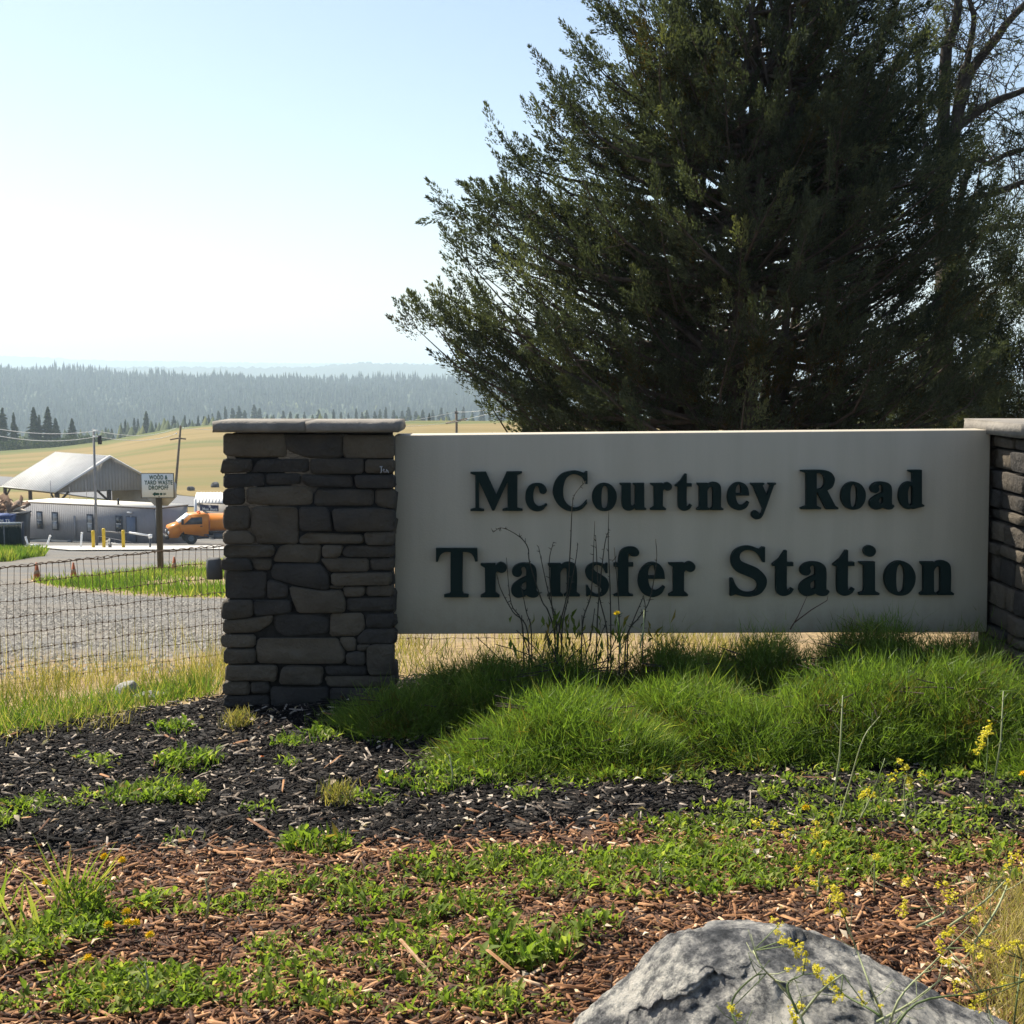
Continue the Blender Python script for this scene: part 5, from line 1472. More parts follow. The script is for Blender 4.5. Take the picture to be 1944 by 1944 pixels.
# ================================================================== THE BED IN FRONT
def ground(x, y):
    return np.where(y < edge_y(x), bed_z(x, y), height(x, y))
surf('chip_black', [(0, (.006, .0055, .005)), (.5, (.013, .011, .010)), (.74, (.035, .028, .024)), (.88, (.19, .15, .115)), (1, (.42, .35, .28))], scale=60, rough=.85, tint=True, spec=.12)
surf('chip_brown', [(0, (.016, .007, .004)), (.25, (.085, .033, .013)), (.5, (.21, .092, .036)), (.8, (.40, .205, .09)), (1, (.66, .47, .30))], scale=60, rough=.75, tint=True, spec=.3)
def chips(name, n, region, mat, label, lmin, lmax, tint, seed, lift=.012):
    r = np.random.default_rng(seed)
    g = G()
    xs, ys = region(r, n)
    n = len(xs)
    L = r.uniform(lmin, lmax, n) * r.choice([.6, 1, 1, 1.7], n); W = r.uniform(.0035, .010, n) * (.7 + .3 * np.minimum(L / .05, 1.8)); H = r.uniform(.0025, .006, n)
    yaw = r.uniform(0, 6.2832, n); pit = r.normal(size=n) * .22; rol = r.normal(size=n) * .4
    d = np.stack([np.cos(yaw) * np.cos(pit), np.sin(yaw) * np.cos(pit), np.sin(pit)], -1)
    s = unit(np.cross(d, np.stack([np.sin(rol), 0 * rol, np.cos(rol)], -1)))
    u = np.cross(s, d)
    c_ = np.stack([xs, ys, ground(xs, ys) + r.uniform(0, lift, n)], -1)
    hl, hw, hh = (L / 2)[:, None], (W / 2)[:, None], H[:, None]
    tp = r.uniform(.3, 1, (n, 1)); sk = r.normal(size=(n, 1)) * .25 * hw
    V = np.stack([c_ - d * hl - s * hw, c_ + d * hl - s * hw * tp + s * sk, c_ + d * hl + s * hw * tp + s * sk, c_ - d * hl + s * hw,
                  c_ - d * hl * .93 - s * hw * .8 + u * hh, c_ + d * hl * .9 - s * hw * .8 * tp + u * hh + s * sk, c_ + d * hl * .9 + s * hw * .8 * tp + u * hh * .7 + s * sk, c_ - d * hl * .93 + s * hw * .8 + u * hh * .9], 1)
    o = np.arange(n)[:, None, None] * 8
    Fc = np.array([(4, 5, 6, 7), (0, 1, 5, 4), (1, 2, 6, 5), (2, 3, 7, 6), (3, 0, 4, 7)])
    g.add(V.reshape(-1, 3), (o + Fc[None]).reshape(-1, 4), np.repeat(tint(r, n), 8))
    tag(g.build(name, MATS[mat]), label, 'mulch', kind='stuff')
def reg(lo, hi, keep, dens=1.0):
    def f(r, n):
        y = r.uniform(lo, hi, n); x = r.uniform(-1, 1, n) * (y * .40 + .35)
        k = keep(x, y, r); return x[k], y[k]
    return f
chips('black_mulch', 38000, reg(4.2, 7.1, lambda x, y, r: (y > mulch_line(x) + r.normal(size=len(x)) * .06) & (y < edge_y(x) + .05)), 'chip_black', 'black dyed wood mulch covering the bed around the sign and its pillars', .02, .06,
      lambda r, n: np.clip(r.beta(1.6, 3.2, n) + (r.uniform(size=n) < .22) * .5, 0, 1), 61, .018)
chips('brown_mulch', 36000, reg(2.6, 4.95, lambda x, y, r: y < mulch_line(x) + r.normal(size=len(x)) * .06), 'chip_brown', 'reddish brown bark mulch in the foreground', .014, .050,
      lambda r, n: np.clip(r.beta(1.2, 2.0, n) + (r.uniform(size=n) < .08) * .35, 0, 1), 62, .022)
chips('brown_mulch', 170, reg(2.7, 6.6, lambda x, y, r: y < edge_y(x)), 'chip_brown', 'long pale sticks and splinters scattered over the mulch', .07, .13, lambda r, n: r.uniform(.2, .9, n), 63, .03)
# pale dry leaves lying about
leafy('dry_leaf', [(0, (.30, .20, .11)), (.5, (.50, .40, .28)), (.9, (.66, .58, .47)), (1, (.45, .10, .03))], trans=.15, rough=.7)
r_ = np.random.default_rng(64); n = 700; y = r_.uniform(2.8, 6.4, n); x = r_.uniform(-1, 1, n) * (y * .38 + .2)
k = (vnoise(x, y, 15, 1.4) > -.25) & (y < edge_y(x)); x, y = x[k], y[k]; n = len(x)
d = unit(np.stack([r_.normal(size=n), r_.normal(size=n), r_.uniform(-.1, .5, n)], -1)); g = G()
leaves(g, np.stack([x, y, ground(x, y) + .02], -1), d, r_.uniform(.018, .042, n), r_.uniform(.012, .024, n), r_.uniform(0, 1, n))
tag(g.build('dry_leaves', MATS['dry_leaf']), 'pale dry leaves scattered over the mulch', 'leaf litter', kind='stuff')

# ---- low evergreen mounds in front of the panel
leafy('broom_green', [(0, (.18, .12, .035)), (.15, (.08, .10, .025)), (.5, (.12, .195, .035)), (.8, (.21, .29, .055)), (1, (.40, .39, .12))], trans=.52, rough=.5)
def mound(label, parts, seed, n):
    """a mound of fine wiry shoots; parts = (x, y, half width, half depth, height)"""
    r = np.random.default_rng(seed)
    c_ = np.mean([p[:2] for p in parts], 0)
    t = thing('low_shrub', label, 'shrub', (c_[0], c_[1], 0), 'low wiry green shrubs in front of the sign panel')
    g, gs = G(), G()
    tot = sum(p[2] * p[3] for p in parts)
    for (x, y, a, b, h) in parts:
        m_ = int(3.2 * n * a * b / tot)
        ncl = int(95 * a * b / .12) + 12
        ph = r.uniform(0, 6.2832, ncl); fr = r.uniform(0, 1, ncl) ** .5
        ux, uy = fr * np.cos(ph), fr * np.sin(ph)
        hz = h * .98 * (1 - fr ** 2.0) ** .75 * r.uniform(.68, 1.14, ncl)
        cl = np.stack([x + ux * a, y + uy * b, hz * .80], -1)
        out = unit(np.stack([ux * 1.0, uy * 1.0, .55 + .5 * (1 - fr)], -1) + r.normal(size=(ncl, 3)) * .22)
        tint = np.clip(.5 + r.normal(size=ncl) * .16 - (r.uniform(size=ncl) < .10) * .38, 0, 1)
        i = r.integers(0, ncl, m_)
        base = cl[i] + r.normal(size=(m_, 3)) * np.array([.055, .055, .03]) - out[i] * .05
        base[:, 2] = np.maximum(base[:, 2] * r.uniform(.35, 1.05, m_) ** .6, .01)
        d = unit(out[i] + r.normal(size=(m_, 3)) * .5 + np.array([0, 0, .12]))
        L = r.uniform(.03, .085, m_)
        spikes(g, base, d, L, r.uniform(.0022, .0042, m_), tint=np.clip(tint[i] + r.normal(size=m_) * .12, 0, 1))
        nw = int(60 * a / .35)                       # longer wisps straying out of the mass
        iw = r.integers(0, ncl, nw)
        blades(g, cl[iw] - out[iw] * .04, unit(out[iw] + r.normal(size=(nw, 3)) * .45), r.uniform(.09, .20, nw), .0028, bend=r.normal(size=(nw, 3)) * .03, tint=r.uniform(.55, 1, nw))
        for k in range(26):
            ph_ = r.uniform(0, 6.28); e = np.array([x + a * .8 * math.cos(ph_), y + b * .8 * math.sin(ph_), h * r.uniform(.2, .7)])
            tube(gs, [(x + r.uniform(-.1, .1), y + r.uniform(-.1, .1), 0), (np.array([x, y, h * .5]) + e) / 2, e], [.006, .004, .002], 4, cap=False)
    gs.build('stem', MATS['juniper_bark'], t)
    g.build('foliage', MATS['broom_green'], t)
mound('front left sunlit low green shrub with tips reaching over the black mulch', [(.22, 5.55, .36, .34, .34), (-.02, 5.42, .24, .22, .20), (.42, 5.38, .24, .24, .24)], 71, 24000)
mound('sunlit low green shrub in the middle of the row below the gap between the words', [(.72, 5.72, .38, .30, .34), (.95, 5.55, .3, .26, .27)], 72, 20000)
mound('tallest sunlit low green shrub at the right end of the row', [(1.45, 5.72, .42, .36, .46), (1.85, 5.70, .42, .36, .45), (1.20, 5.62, .26, .26, .36)], 73, 30000)
mound('low green shrub running out of the photo at the right edge', [(2.25, 5.55, .36, .34, .40), (2.1, 5.3, .22, .2, .2)], 74, 12000)
mound('shaded low shrub against the left pillar and the lower left corner of the panel', [(-.12, 6.10, .40, .28, .36), (-.45, 5.95, .30, .25, .23), (.22, 6.2, .3, .2, .38)], 75, 20000)
mound('shaded low shrub under the middle of the panel behind the sunlit ones', [(.75, 6.22, .36, .2, .42), (1.12, 6.22, .32, .2, .46)], 76, 15000)
mound('shaded low shrub under the right end of the panel', [(1.62, 6.24, .38, .2, .53), (2.0, 6.2, .26, .2, .50)], 77, 15000)

# ---- broad leaved weeds
leafy('weed_leaf', [(0, (.28, .20, .06)), (.12, (.09, .13, .025)), (.5, (.165, .235, .04)), (.85, (.25, .31, .06)), (1, (.42, .42, .14))], trans=.5, rough=.6, spec=.15)
leafy('grass_blade', [(0, (.05, .10, .02)), (.5, (.10, .17, .03)), (.8, (.20, .25, .05)), (1, (.38, .34, .11))], trans=.5, rough=.5)
leafy('dry_grass', [(0, (.07, .10, .025)), (.3, (.16, .17, .045)), (.6, (.34, .27, .10)), (1, (.52, .42, .22))], trans=.4, rough=.6)
def weed_patch(g, cx, cy, rx, ry, n, r, big=1.0, tall=.05):
    """leaves of ground cover over an ellipse given in photo pixels"""
    c_ = on0(cx, cy); ex = on0(cx + rx, cy)[0] - c_[0]; ey = (on0(cx, cy - ry)[1] - on0(cx, cy + ry)[1]) / 2
    nc = max(3, n // 14)
    ph = r.uniform(0, 6.2832, nc); q = np.sqrt(r.uniform(0, 1, nc))
    C = np.stack([c_[0] + ex * q * np.cos(ph), c_[1] + ey * q * np.sin(ph)], -1)
    i = r.integers(0, nc, n)
    a = r.uniform(0, 6.2832, n); el = r.uniform(.2, 1.25, n)
    d = np.stack([np.cos(a) * np.cos(el), np.sin(a) * np.cos(el), np.sin(el)], -1)
    sc = (r.uniform(.6, 1.4, nc)[i]) * big
    x = C[i, 0] + r.normal(size=n) * .018; y = C[i, 1] + r.normal(size=n) * .018
    P = np.stack([x, y, ground(x, y) + .006 + r.uniform(0, tall * .5, n)], -1)
    t = np.clip(r.uniform(.2, .85, nc)[i] + r.normal(size=n) * .12 - (r.uniform(size=n) < .05) * .5, 0, 1)
    leaves(g, P, d, r.uniform(.014, .036, n) * sc, r.uniform(.006, .013, n) * sc, t)
r_ = np.random.default_rng(81)
g = G()
for a in [(1060, 1655, 330, 36, 2300), (1450, 1645, 260, 52, 2000), (1720, 1600, 210, 50, 1200), (1300, 1590, 120, 25, 400), (1500, 1450, 130, 40, 700), (1700, 1440, 200, 42, 1500), (1880, 1440, 90, 50, 700), (1600, 1510, 200, 25, 700),
          (1420, 1560, 220, 25, 650), (1250, 1700, 250, 20, 500), (800, 1720, 180, 25, 500), (250, 1890, 150, 50, 1500), (60, 1810, 90, 40, 700), (30, 1930, 60, 20, 150), (390, 1725, 150, 18, 450), (150, 1775, 70, 40, 450), (640, 1690, 150, 22, 420),
          (650, 1800, 190, 40, 420), (870, 1760, 160, 30, 420), (830, 1850, 150, 30, 300), (470, 1880, 130, 45, 500), (700, 1920, 250, 25, 450), (980, 1920, 120, 20, 200), (20, 1560, 45, 25, 240), (110, 1530, 70, 18, 180), (1100, 1780, 120, 20, 180),
          (320, 1600, 40, 10, 30), (560, 1460, 30, 8, 40), (1750, 1560, 150, 30, 500), (1180, 1480, 90, 16, 260), (1380, 1455, 90, 16, 300), (700, 1520, 60, 12, 110), (480, 1540, 60, 10, 60), (1000, 1520, 80, 12, 90), (170, 1450, 60, 12, 90), (1550, 1400, 120, 18, 260), (1330, 1640, 100, 20, 350), (1330, 1500, 70, 14, 130), (1090, 1490, 80, 12, 130), (1800, 1660, 140, 40, 350), (1930, 1540, 40, 60, 250)]:
    weed_patch(g, *a, r_)
tag(g.build('ground_weeds', MATS['weed_leaf']), 'bright green broad leaved weeds spreading through the mulch', 'weeds', kind='stuff')
for (cx, cy, rx, ry, n, big, lab) in [(362, 1448, 62, 18, 260, 1.3, 'upper clump of green weeds on the black mulch below the left pillar'), (288, 1516, 98, 18, 420, 1.3, 'wide clump of grey green weeds on the black mulch just above the brown mulch'),
        (590, 1408, 58, 15, 190, 1.2, 'sunlit yellow green weeds at the edge of the pillar shadow'), (850, 1488, 130, 24, 560, 1.2, 'clump of weeds on the black mulch in front of the front left shrub'),
        (600, 1618, 62, 20, 230, 1.4, 'clump of green weeds at the border between black and brown mulch'), (330, 1392, 40, 10, 110, 1.2, 'small green weed clump nearest the foot of the left pillar'),
        (1262, 1395, 45, 28, 130, 2.2, 'large leaved green weed between the front left and middle shrubs'), (1010, 1830, 85, 26, 170, 1.9, 'large leaved weed left of the boulder')]:
    c_ = on0(cx, cy); t = thing('weed_clump', lab, 'weed', c_, 'weed clumps on the mulch'); g = G(); weed_patch(g, cx, cy, rx, ry, n, r_, big, .06)
    nb_ = n // 2; a_ = r_.uniform(0, 6.28, nb_); ex = (on0(cx + rx, cy)[0] - c_[0]) * np.sqrt(r_.uniform(0, 1, nb_)); ey = (on0(cx, cy - ry)[1] - c_[1]) * np.sqrt(r_.uniform(0, 1, nb_))
    P = np.stack([c_[0] + ex * np.cos(a_), c_[1] + ey * np.sin(a_), 0 * a_], -1); P[:, 2] = ground(P[:, 0], P[:, 1])
    g.build('leaf_mass', MATS['weed_leaf'], t)['kind'] = 'stuff'
    g = G(); blades(g, P, upish(nb_, .45), r_.uniform(.03, .08, nb_) * big * .8, .0045, tint=r_.uniform(.1, .8, nb_)); g.build('blade_mass', MATS['grass_blade'], t)['kind'] = 'stuff'
# small pale weeds with fine leaves
for cx, cy, lab in ((640, 1515, 'small pale fine leaved weed right of centre on the black mulch'), (452, 1372, 'dry pale weed at the front corner of the left pillar')):
    c_ = on0(cx, cy + 12); t = thing('fine_weed', lab, 'weed', c_, None); g = G(); n = 260
    blades(g, c_ + r_.normal(size=(n, 3)) * np.array([.03, .03, .0]) + np.stack([0 * np.ones(n), 0 * np.ones(n), r_.uniform(0, .06, n)], -1), upish(n, .6), r_.uniform(.02, .06, n), .004, tint=r_.uniform(.2, .8, n)); g.build('foliage', MATS['dry_grass'], t)
# ---- tall pale grass tufts at the lower left
surf('blade_yellow', (.30, .32, .05), (.42, .40, .10), scale=9)
for (cx, cy, n, top, lab, seed, lean) in [(142, 1742, 24, 150, 'tall yellow green grass tuft with a dark leafy base at the lower left', 1, 0), (64, 1790, 7, 120, 'thin grass tuft with five blades left of the tall tuft', 2, 0), (4, 1742, 8, 120, 'grass tuft at the left edge of the photo', 3, .2)]:
    c_ = on0(cx, cy); r = np.random.default_rng(seed); t = thing('grass_tuft', lab, 'grass', c_, 'grass tufts at the lower left'); sc = top / F * c_[1] * 1.12
    for k in range(n):
        a_ = r.uniform(-1, 1); g = G(); D_ = unit(np.array([[a_ * .48 + lean, r.normal() * .2, 1.0]]))
        blades(g, (c_ + np.array([r.normal() * .03, r.normal() * .02, 0]))[None], D_, np.array([sc * r.uniform(.55, 1.15)]), np.array([.008]), bend=np.array([[a_ * .05, 0, -.015]]), tint=np.array([r.uniform(.6, 1)]), side=np.array([[.9, .4, 0.]]))
        g.build('blade', MATS['grass_blade'], t)
    if n > 20:
        g = G(); m_ = 420; P = c_ + r.normal(size=(m_, 3)) * np.array([.045, .035, 0]) + np.array([.05, -.03, 0]); P[:, 2] = r.uniform(.0, .11, m_)
        leaves(g, P, upish(m_, .8), r.uniform(.012, .028, m_), r.uniform(.006, .011, m_), r.uniform(.1, .6, m_)); g.build('leaf_mass', MATS['weed_leaf'], t)['kind'] = 'stuff'
# ---- dandelions
surf('petal_yellow', (.80, .56, .01), (.86, .66, .03), scale=60, rough=.6)
surf('stalk_green', (.09, .13, .04), (.13, .17, .06), scale=20, rough=.6)
surf('stalk_pale', (.24, .27, .13), (.36, .38, .20), scale=20, rough=.6)
proto = thing('dandelion', '', 'flower', (0, 0, 0), 'yellow dandelions at the lower left')
g = G(); tube(g, [(0, 0, -.01), (.004, .003, .5), (0, 0, .97)], .028, 5); g.build('stalk', MATS['stalk_green'], proto)
g = G(); r = np.random.default_rng(9); n = 90
el = r.uniform(-.15, 1.5, n); az = r.uniform(0, 6.28, n); D_ = np.stack([np.cos(az) * np.cos(el), np.sin(az) * np.cos(el), np.sin(el) * .7], -1)
blades(g, np.tile([0, 0, .97], (n, 1)), unit(D_), r.uniform(.30, .38, n), .09, tint=.5); lathe(g, [(.001, .90), (.12, .94), (.2, 1.02), (.1, 1.12), (.001, 1.15)], (0, 0, 0), 10)
g.build('flower_head', MATS['petal_yellow'], proto)
dl = [(113, 1788, 'dandelion in the leafy patch below the thin grass tuft'), (167, 1820, 'lowest dandelion at the lower left'), (206, 1757, 'dandelion just right of the base of the tall grass tuft'), (243, 1752, 'left one of two touching dandelions'),
      (258, 1753, 'right one of two touching dandelions'), (285, 1776, 'rightmost dandelion of the lower left group'), (88, 1676, 'dandelion crossing a slanting blade left of the tall grass tuft'), (198, 1627, 'upper dandelion right of the tips of the tall grass tuft'),
      (232, 1634, 'upper right dandelion beyond the tall grass tuft'), (240, 1732, 'flat dandelion above the two touching ones'), (1530, 1535, 'dandelion among the weeds below the middle shrub'), (1942, 1470, 'orange yellow dandelion at the right edge of the photo')]
for k, (x_, y_, lab) in enumerate(dl):
    h = .045 if y_ > 1600 else .05
    c_ = on0(x_, y_, h * 1.0); q = (c_[0], c_[1], 0.)
    s_ = (h * 1.0, h * 1.0, h)
    if k == 0: proto.location, proto.scale = q, s_; proto['label'] = lab
    else: copy_thing(proto, q, r.uniform(0, 6), s_, lab, None)

# ---- dead stems and weeds in front of the panel
surf('dead_stem', (.030, .028, .02), (.055, .05, .036), scale=20, rough=.9)
def zz7(x, y): return (720 + x * .3209, 760 + y * .3209)
def stemplant(label, stems, Y, name='dry_weed', curls=0, seed=0):
    r = np.random.default_rng(seed)
    b_ = at(*zz7(*stems[0][0]), Y)
    t = thing(name, label, 'weed', (b_[0], Y, 0), 'dry stalks in front of the panel')
    for st in stems:
        dy = r.uniform(-.08, .08)
        P = [at(*zz7(x, y), Y + dy) for x, y in st]
        b0 = P[0].copy(); b0[2] = 0; P = catmull([b0] + P, 5); g = G(); n_ = len(P)
        tube(g, P, np.linspace(.0036, .0014, n_), 4)
        for k in range(n_ // 2):
            i = r.integers(n_ // 4, n_); d_ = unit(r.normal(size=3) * np.array([1, .6, .6]) + np.array([0, 0, .4]))
            tube(g, [P[i], P[i] + d_ * r.uniform(.008, .022)], [.0022, .0008], 3)
        g.build('stalk', MATS['dead_stem'], t)
    for k in range(curls):
        a_ = b_ + np.array([r.uniform(-.16, .18), r.uniform(-.06, .06), 0]); a_[2] = 0; d_ = unit(np.array([r.normal() * .45, r.normal() * .2, 1])); P = [a_]
        cv = r.normal(size=3) * .25
        for q in range(7): d_ = unit(d_ + cv * .4 + r.normal(size=3) * .12); P.append(P[-1] + d_ * r.uniform(.05, .085))
        g = G(); tube(g, P, np.linspace(.004, .0018, 8), 4); g.build('stalk', MATS['dead_stem'], t)
    g = G(); n_ = 60; P = b_ + r.normal(size=(n_, 3)) * np.array([.12, .05, 0]); P[:, 2] = r.uniform(.05, .42, n_)
    leaves(g, P, upish(n_, .5), r.uniform(.03, .08, n_), r.uniform(.010, .02, n_), r.uniform(0, .3, n_)); g.build('leaf_mass', MATS['weed_leaf'], t)['kind'] = 'stuff'
stemplant('tangle of dark dry weed stalks before the letters n and s, one bent left', [[(1040, 1420), (1000, 1250), (960, 1180), (890, 960), (882, 880), (845, 820), (770, 770), (715, 755), (675, 780)], [(1060, 1400), (1110, 1150), (1130, 880), (1140, 650), (1155, 560), (1220, 480)],
    [(880, 1380), (790, 1250), (720, 1120), (695, 1030)], [(850, 1350), (780, 1200), (752, 930)], [(1050, 1350), (1010, 1180), (970, 1000), (943, 870)], [(1080, 1380), (1120, 1160), (1160, 960), (1175, 850)], [(1040, 1380), (1020, 1200), (1005, 960), (1030, 840)], [(900, 1380), (870, 1250), (840, 1100)],
    [(1105, 960), (1085, 950), (1000, 880), (990, 860)][::1], [(1135, 890), (1190, 865), (1250, 830)], [(1125, 830), (1055, 745)], [(1100, 1200), (1220, 1160), (1235, 1140)]][:8], 6.22, curls=16, seed=1)
stemplant('thin dark dry weed stalks in front of the letters s and f', [[(1200, 1350), (1250, 1160), (1265, 960), (1275, 715)], [(1370, 1400), (1365, 1100), (1355, 850), (1358, 650)], [(1350, 1400), (1300, 1150), (1285, 900), (1280, 800)], [(1420, 1380), (1415, 1180), (1390, 870)], [(1290, 1300), (1330, 880), (1360, 760)]], 6.24, curls=4, seed=2)
stemplant('single dark dry weed stalk in front of the letter e', [[(1460, 1420), (1540, 1280), (1600, 1180), (1640, 950), (1635, 820)], [(1470, 1420), (1500, 1310), (1555, 1180), (1560, 1160)], [(1560, 1400), (1575, 1250), (1565, 1160)]], 6.22, curls=0, seed=3)
surf('twig_red', (.06, .03, .025), (.09, .045, .035), scale=20)
t = thing('dry_twig', 'forked reddish dry twig in front of the panel below the word Station', 'twig', at(1508, 1200, 6.15))
g = G(); tube(g, [at(*zz7(1850, 1400), 6.15) * 0 + at(1500, 1195, 6.15), at(1515, 1170, 6.15), at(1533, 1130, 6.15)], [.003, .0022, .001], 4); tube(g, [at(1508, 1182, 6.15), at(1540, 1158, 6.15), at(1570, 1140, 6.15), at(1572, 1131, 6.15)], [.0028, .0022, .0016, .001], 4); g.build('stalk', MATS['twig_red'], t)
def tall_flower(label, base, top, Y, mat='stalk_pale', head=True, cat='flower', leafy_=True, hs=.02):
    b_, tp = at(*base, Y), at(*top, Y); t = thing('yellow_flower', label, cat, b_, None); g = G()
    tube(g, [b_, b_ * .5 + tp * .5 + np.array([.006, 0, 0]), tp], [.004, .003, .0022], 5); g.build('stalk', MATS[mat], t)
    if head:
        g = G(); r = np.random.default_rng(int(base[0])); n = 40; az = r.uniform(0, 6.28, n); el = r.uniform(-.1, 1.3, n)
        blades(g, np.tile(tp, (n, 1)), unit(np.stack([np.cos(az) * np.cos(el), np.sin(az) * np.cos(el), np.sin(el)], -1)), r.uniform(.7, 1, n) * hs, .007, tint=.5); g.build('flower_head', MATS['petal_yellow'], t)
    if leafy_:
        g = G(); r = np.random.default_rng(3); n = 14; P = b_ + (tp - b_) * r.uniform(0, .6, (n, 1)); blades(g, P, upish(n, .35), r.uniform(.04, .11, n), .006, tint=r.uniform(.2, .6, n)); g.build('leaf_mass', MATS['grass_blade'], t)['kind'] = 'stuff'
tall_flower('lone yellow flower on a green stalk in front of the panel below Transfer', (1178, 1240), (1171, 1166), 6.02)
tall_flower('thin pale seed stalk with a white tip right of the lone yellow flower', (1215, 1230), (1223, 1158), 6.02, head=False, leafy_=False, cat='weed')

# ---- grass along the fence, island and yard edge
def grass_stuff(name, n, sampler, hmin, hmax, w, mat, label, tint, spread=.35, seed=5):
    r = np.random.default_rng(seed); x, y = sampler(r, n); n = len(x); z = ground(x, y)
    g = G(); blades(g, np.stack([x, y, z - .01], -1), upish(n, spread), r.uniform(hmin, hmax, n), w, bend=r.normal(size=(n, 3)) * np.array([.05, .05, .0]) * hmax, tint=tint(r, x, y))
    return tag(g.build(name, MATS[mat]), label, 'grass', kind='stuff')
def s_fence(r, n):
    px = r.uniform(-70, 1500, n); q = r.uniform(0, 1, n) ** 1.1; x0_ = (px - 972) / F * 6.6; y = edge_y(x0_) - .10 + q * 3.1; x = (px - 972) / F * y
    k = (r.uniform(size=n) < np.where(px < 430, 1.0, .62) * np.clip(.55 + 1.1 * vnoise(x, y, 44, 4.5), .06, 1)) & ~((x > PX0 - .06) & (x < PX1 + .06) & (y > YF - .1) & (y < PYB + .1)) & ~((px > 250) & (px < 430) & (y < edge_y(x) + .12)) & ((y > 7.0) | (px < 430))
    return x[k], y[k]
grass_stuff('fence_grass', 15000, s_fence, .03, .20, .0036, 'dry_grass', 'tall half dry grass growing along the wire fence', lambda r, x, y: np.clip(.42 + .30 * vnoise(x, y, 6, 1.6) + r.normal(size=len(x)) * .25 + .08 * (y - 7), 0, 1), .42, 5)
grass_stuff('fence_grass', 2600, lambda r, n: (lambda a: (a[0], a[1]))((lambda px, q: ((px - 972) / F * (edge_y((px - 972) / F * 6.2) + .15 + q), edge_y((px - 972) / F * 6.2) + .15 + q))(r.uniform(-60, 400, n), r.uniform(-.15, .8, n) * np.where(r.uniform(size=n) < .5, 1, .4))), .03, .15, .005, 'grass_blade', 'green grass at the edge of the black mulch left of the pillar',
            lambda r, x, y: np.clip(.6 + r.normal(size=len(x)) * .25, 0, 1), .7, 6)
def s_stalk(r, n):
    px = r.uniform(-60, 425, n); y = r.uniform(6.4, 8.4, n); return (px - 972) / F * y, y
grass_stuff('seed_stalks', 260, s_stalk, .22, .46, .0028, 'dry_grass', 'tall thin seed stalks standing before the wire fence', lambda r, x, y: r.uniform(.25, .9, len(x)), .16, 7)
def s_isl(r, n):
    y = r.uniform(18.5, 49, n); px = r.uniform(20, 700, n); x = (px - 972) / F * y; k = r.uniform(size=n) < island(x, y) ** 2 * np.clip(.5 + .9 * vnoise(x, y, 45, 1.1), .1, 1); return x[k], y[k]
grass_stuff('island_grass', 60000, s_isl, .05, .21, .018, 'grass_blade', 'green grass island round the yard waste sign', lambda r, x, y: np.clip(.60 + .30 * vnoise(x, y, 12, .5) + .35 * (1 - island(x, y)) + r.normal(size=len(x)) * .18, 0, 1), .5, 8)
def s_corner(r, n):
    px = r.uniform(-120, 78, n); y = r.uniform(41, 50.5, n); k = (y > 41 + .02 * np.maximum(0, px)) & (y > np.interp(px, [-120, 0, 50, 78], [36, 40, 45, 47])); px, y = px[k], y[k]; return (px - 972) / F * y, y
grass_stuff('verge_grass', 9000, s_corner, .15, .45, .035, 'grass_blade', 'patch of green and golden grass in front of the green slatted fence', lambda r, x, y: np.clip(.6 + .35 * vnoise(x, y, 13, .6) + r.normal(size=len(x)) * .15, 0, 1), .35, 9)
def s_dead(r, n):
    px = r.normal(1925, 45, n); py = r.uniform(1690, 1990, n); P = np.array([on0(a, b) for a, b in zip(px, py)]); k = px > 1800 + .12 * (1990 - py); return P[k, 0], P[k, 1]
grass_stuff('dead_grass', 2600, s_dead, .05, .14, .0028, 'dry_grass', 'dead golden grass at the lower right edge', lambda r, x, y: r.uniform(.35, 1, len(x)), .95, 11)
# loose stones on the near gravel
g = G(); r_ = np.random.default_rng(91); n = 16000
px = r_.uniform(-60, 460, n); y = 8.6 * (26 / 8.6) ** r_.uniform(0, 1, n); x = (px - 972) / F * y; k = (island(x, y) < .3) & (r_.uniform(size=n) < .3 + .7 * np.clip((y - 9.5) / 2, 0, 1)); x, y = x[k], y[k]; n = len(x)
V0 = np.array([(1, 0, 0), (0, 1, 0), (-1, 0, 0), (0, -1, 0), (0, 0, .7)]); s_ = r_.uniform(.008, .024, n); a_ = r_.uniform(0, 6.28, n)
cs, sn = np.cos(a_)[:, None], np.sin(a_)[:, None]; st_ = r_.uniform(.6, 1.2, (n, 5))
V = np.stack([(V0[:, 0] * cs - V0[:, 1] * sn) * s_[:, None] * st_ + x[:, None], (V0[:, 0] * sn + V0[:, 1] * cs) * s_[:, None] * st_ + y[:, None], V0[:, 2] * s_[:, None] * st_ + (height(x, y) + .002)[:, None]], -1)
Fc = np.array([(0, 1, 4), (1, 2, 4), (2, 3, 4), (3, 0, 4)]); g.add(V.reshape(-1, 3), (np.arange(n)[:, None, None] * 5 + Fc).reshape(-1, 3), np.repeat(r_.uniform(0, 1, n), 5))
surf('pebble', [(0, (.06, .058, .055)), (.5, (.14, .132, .118)), (1, (.30, .285, .25))], scale=30, rough=.9, tint=True)
tag(g.build('loose_gravel', MATS['pebble']), 'loose gravel stones on the sloping lot behind the fence', 'gravel', kind='stuff')

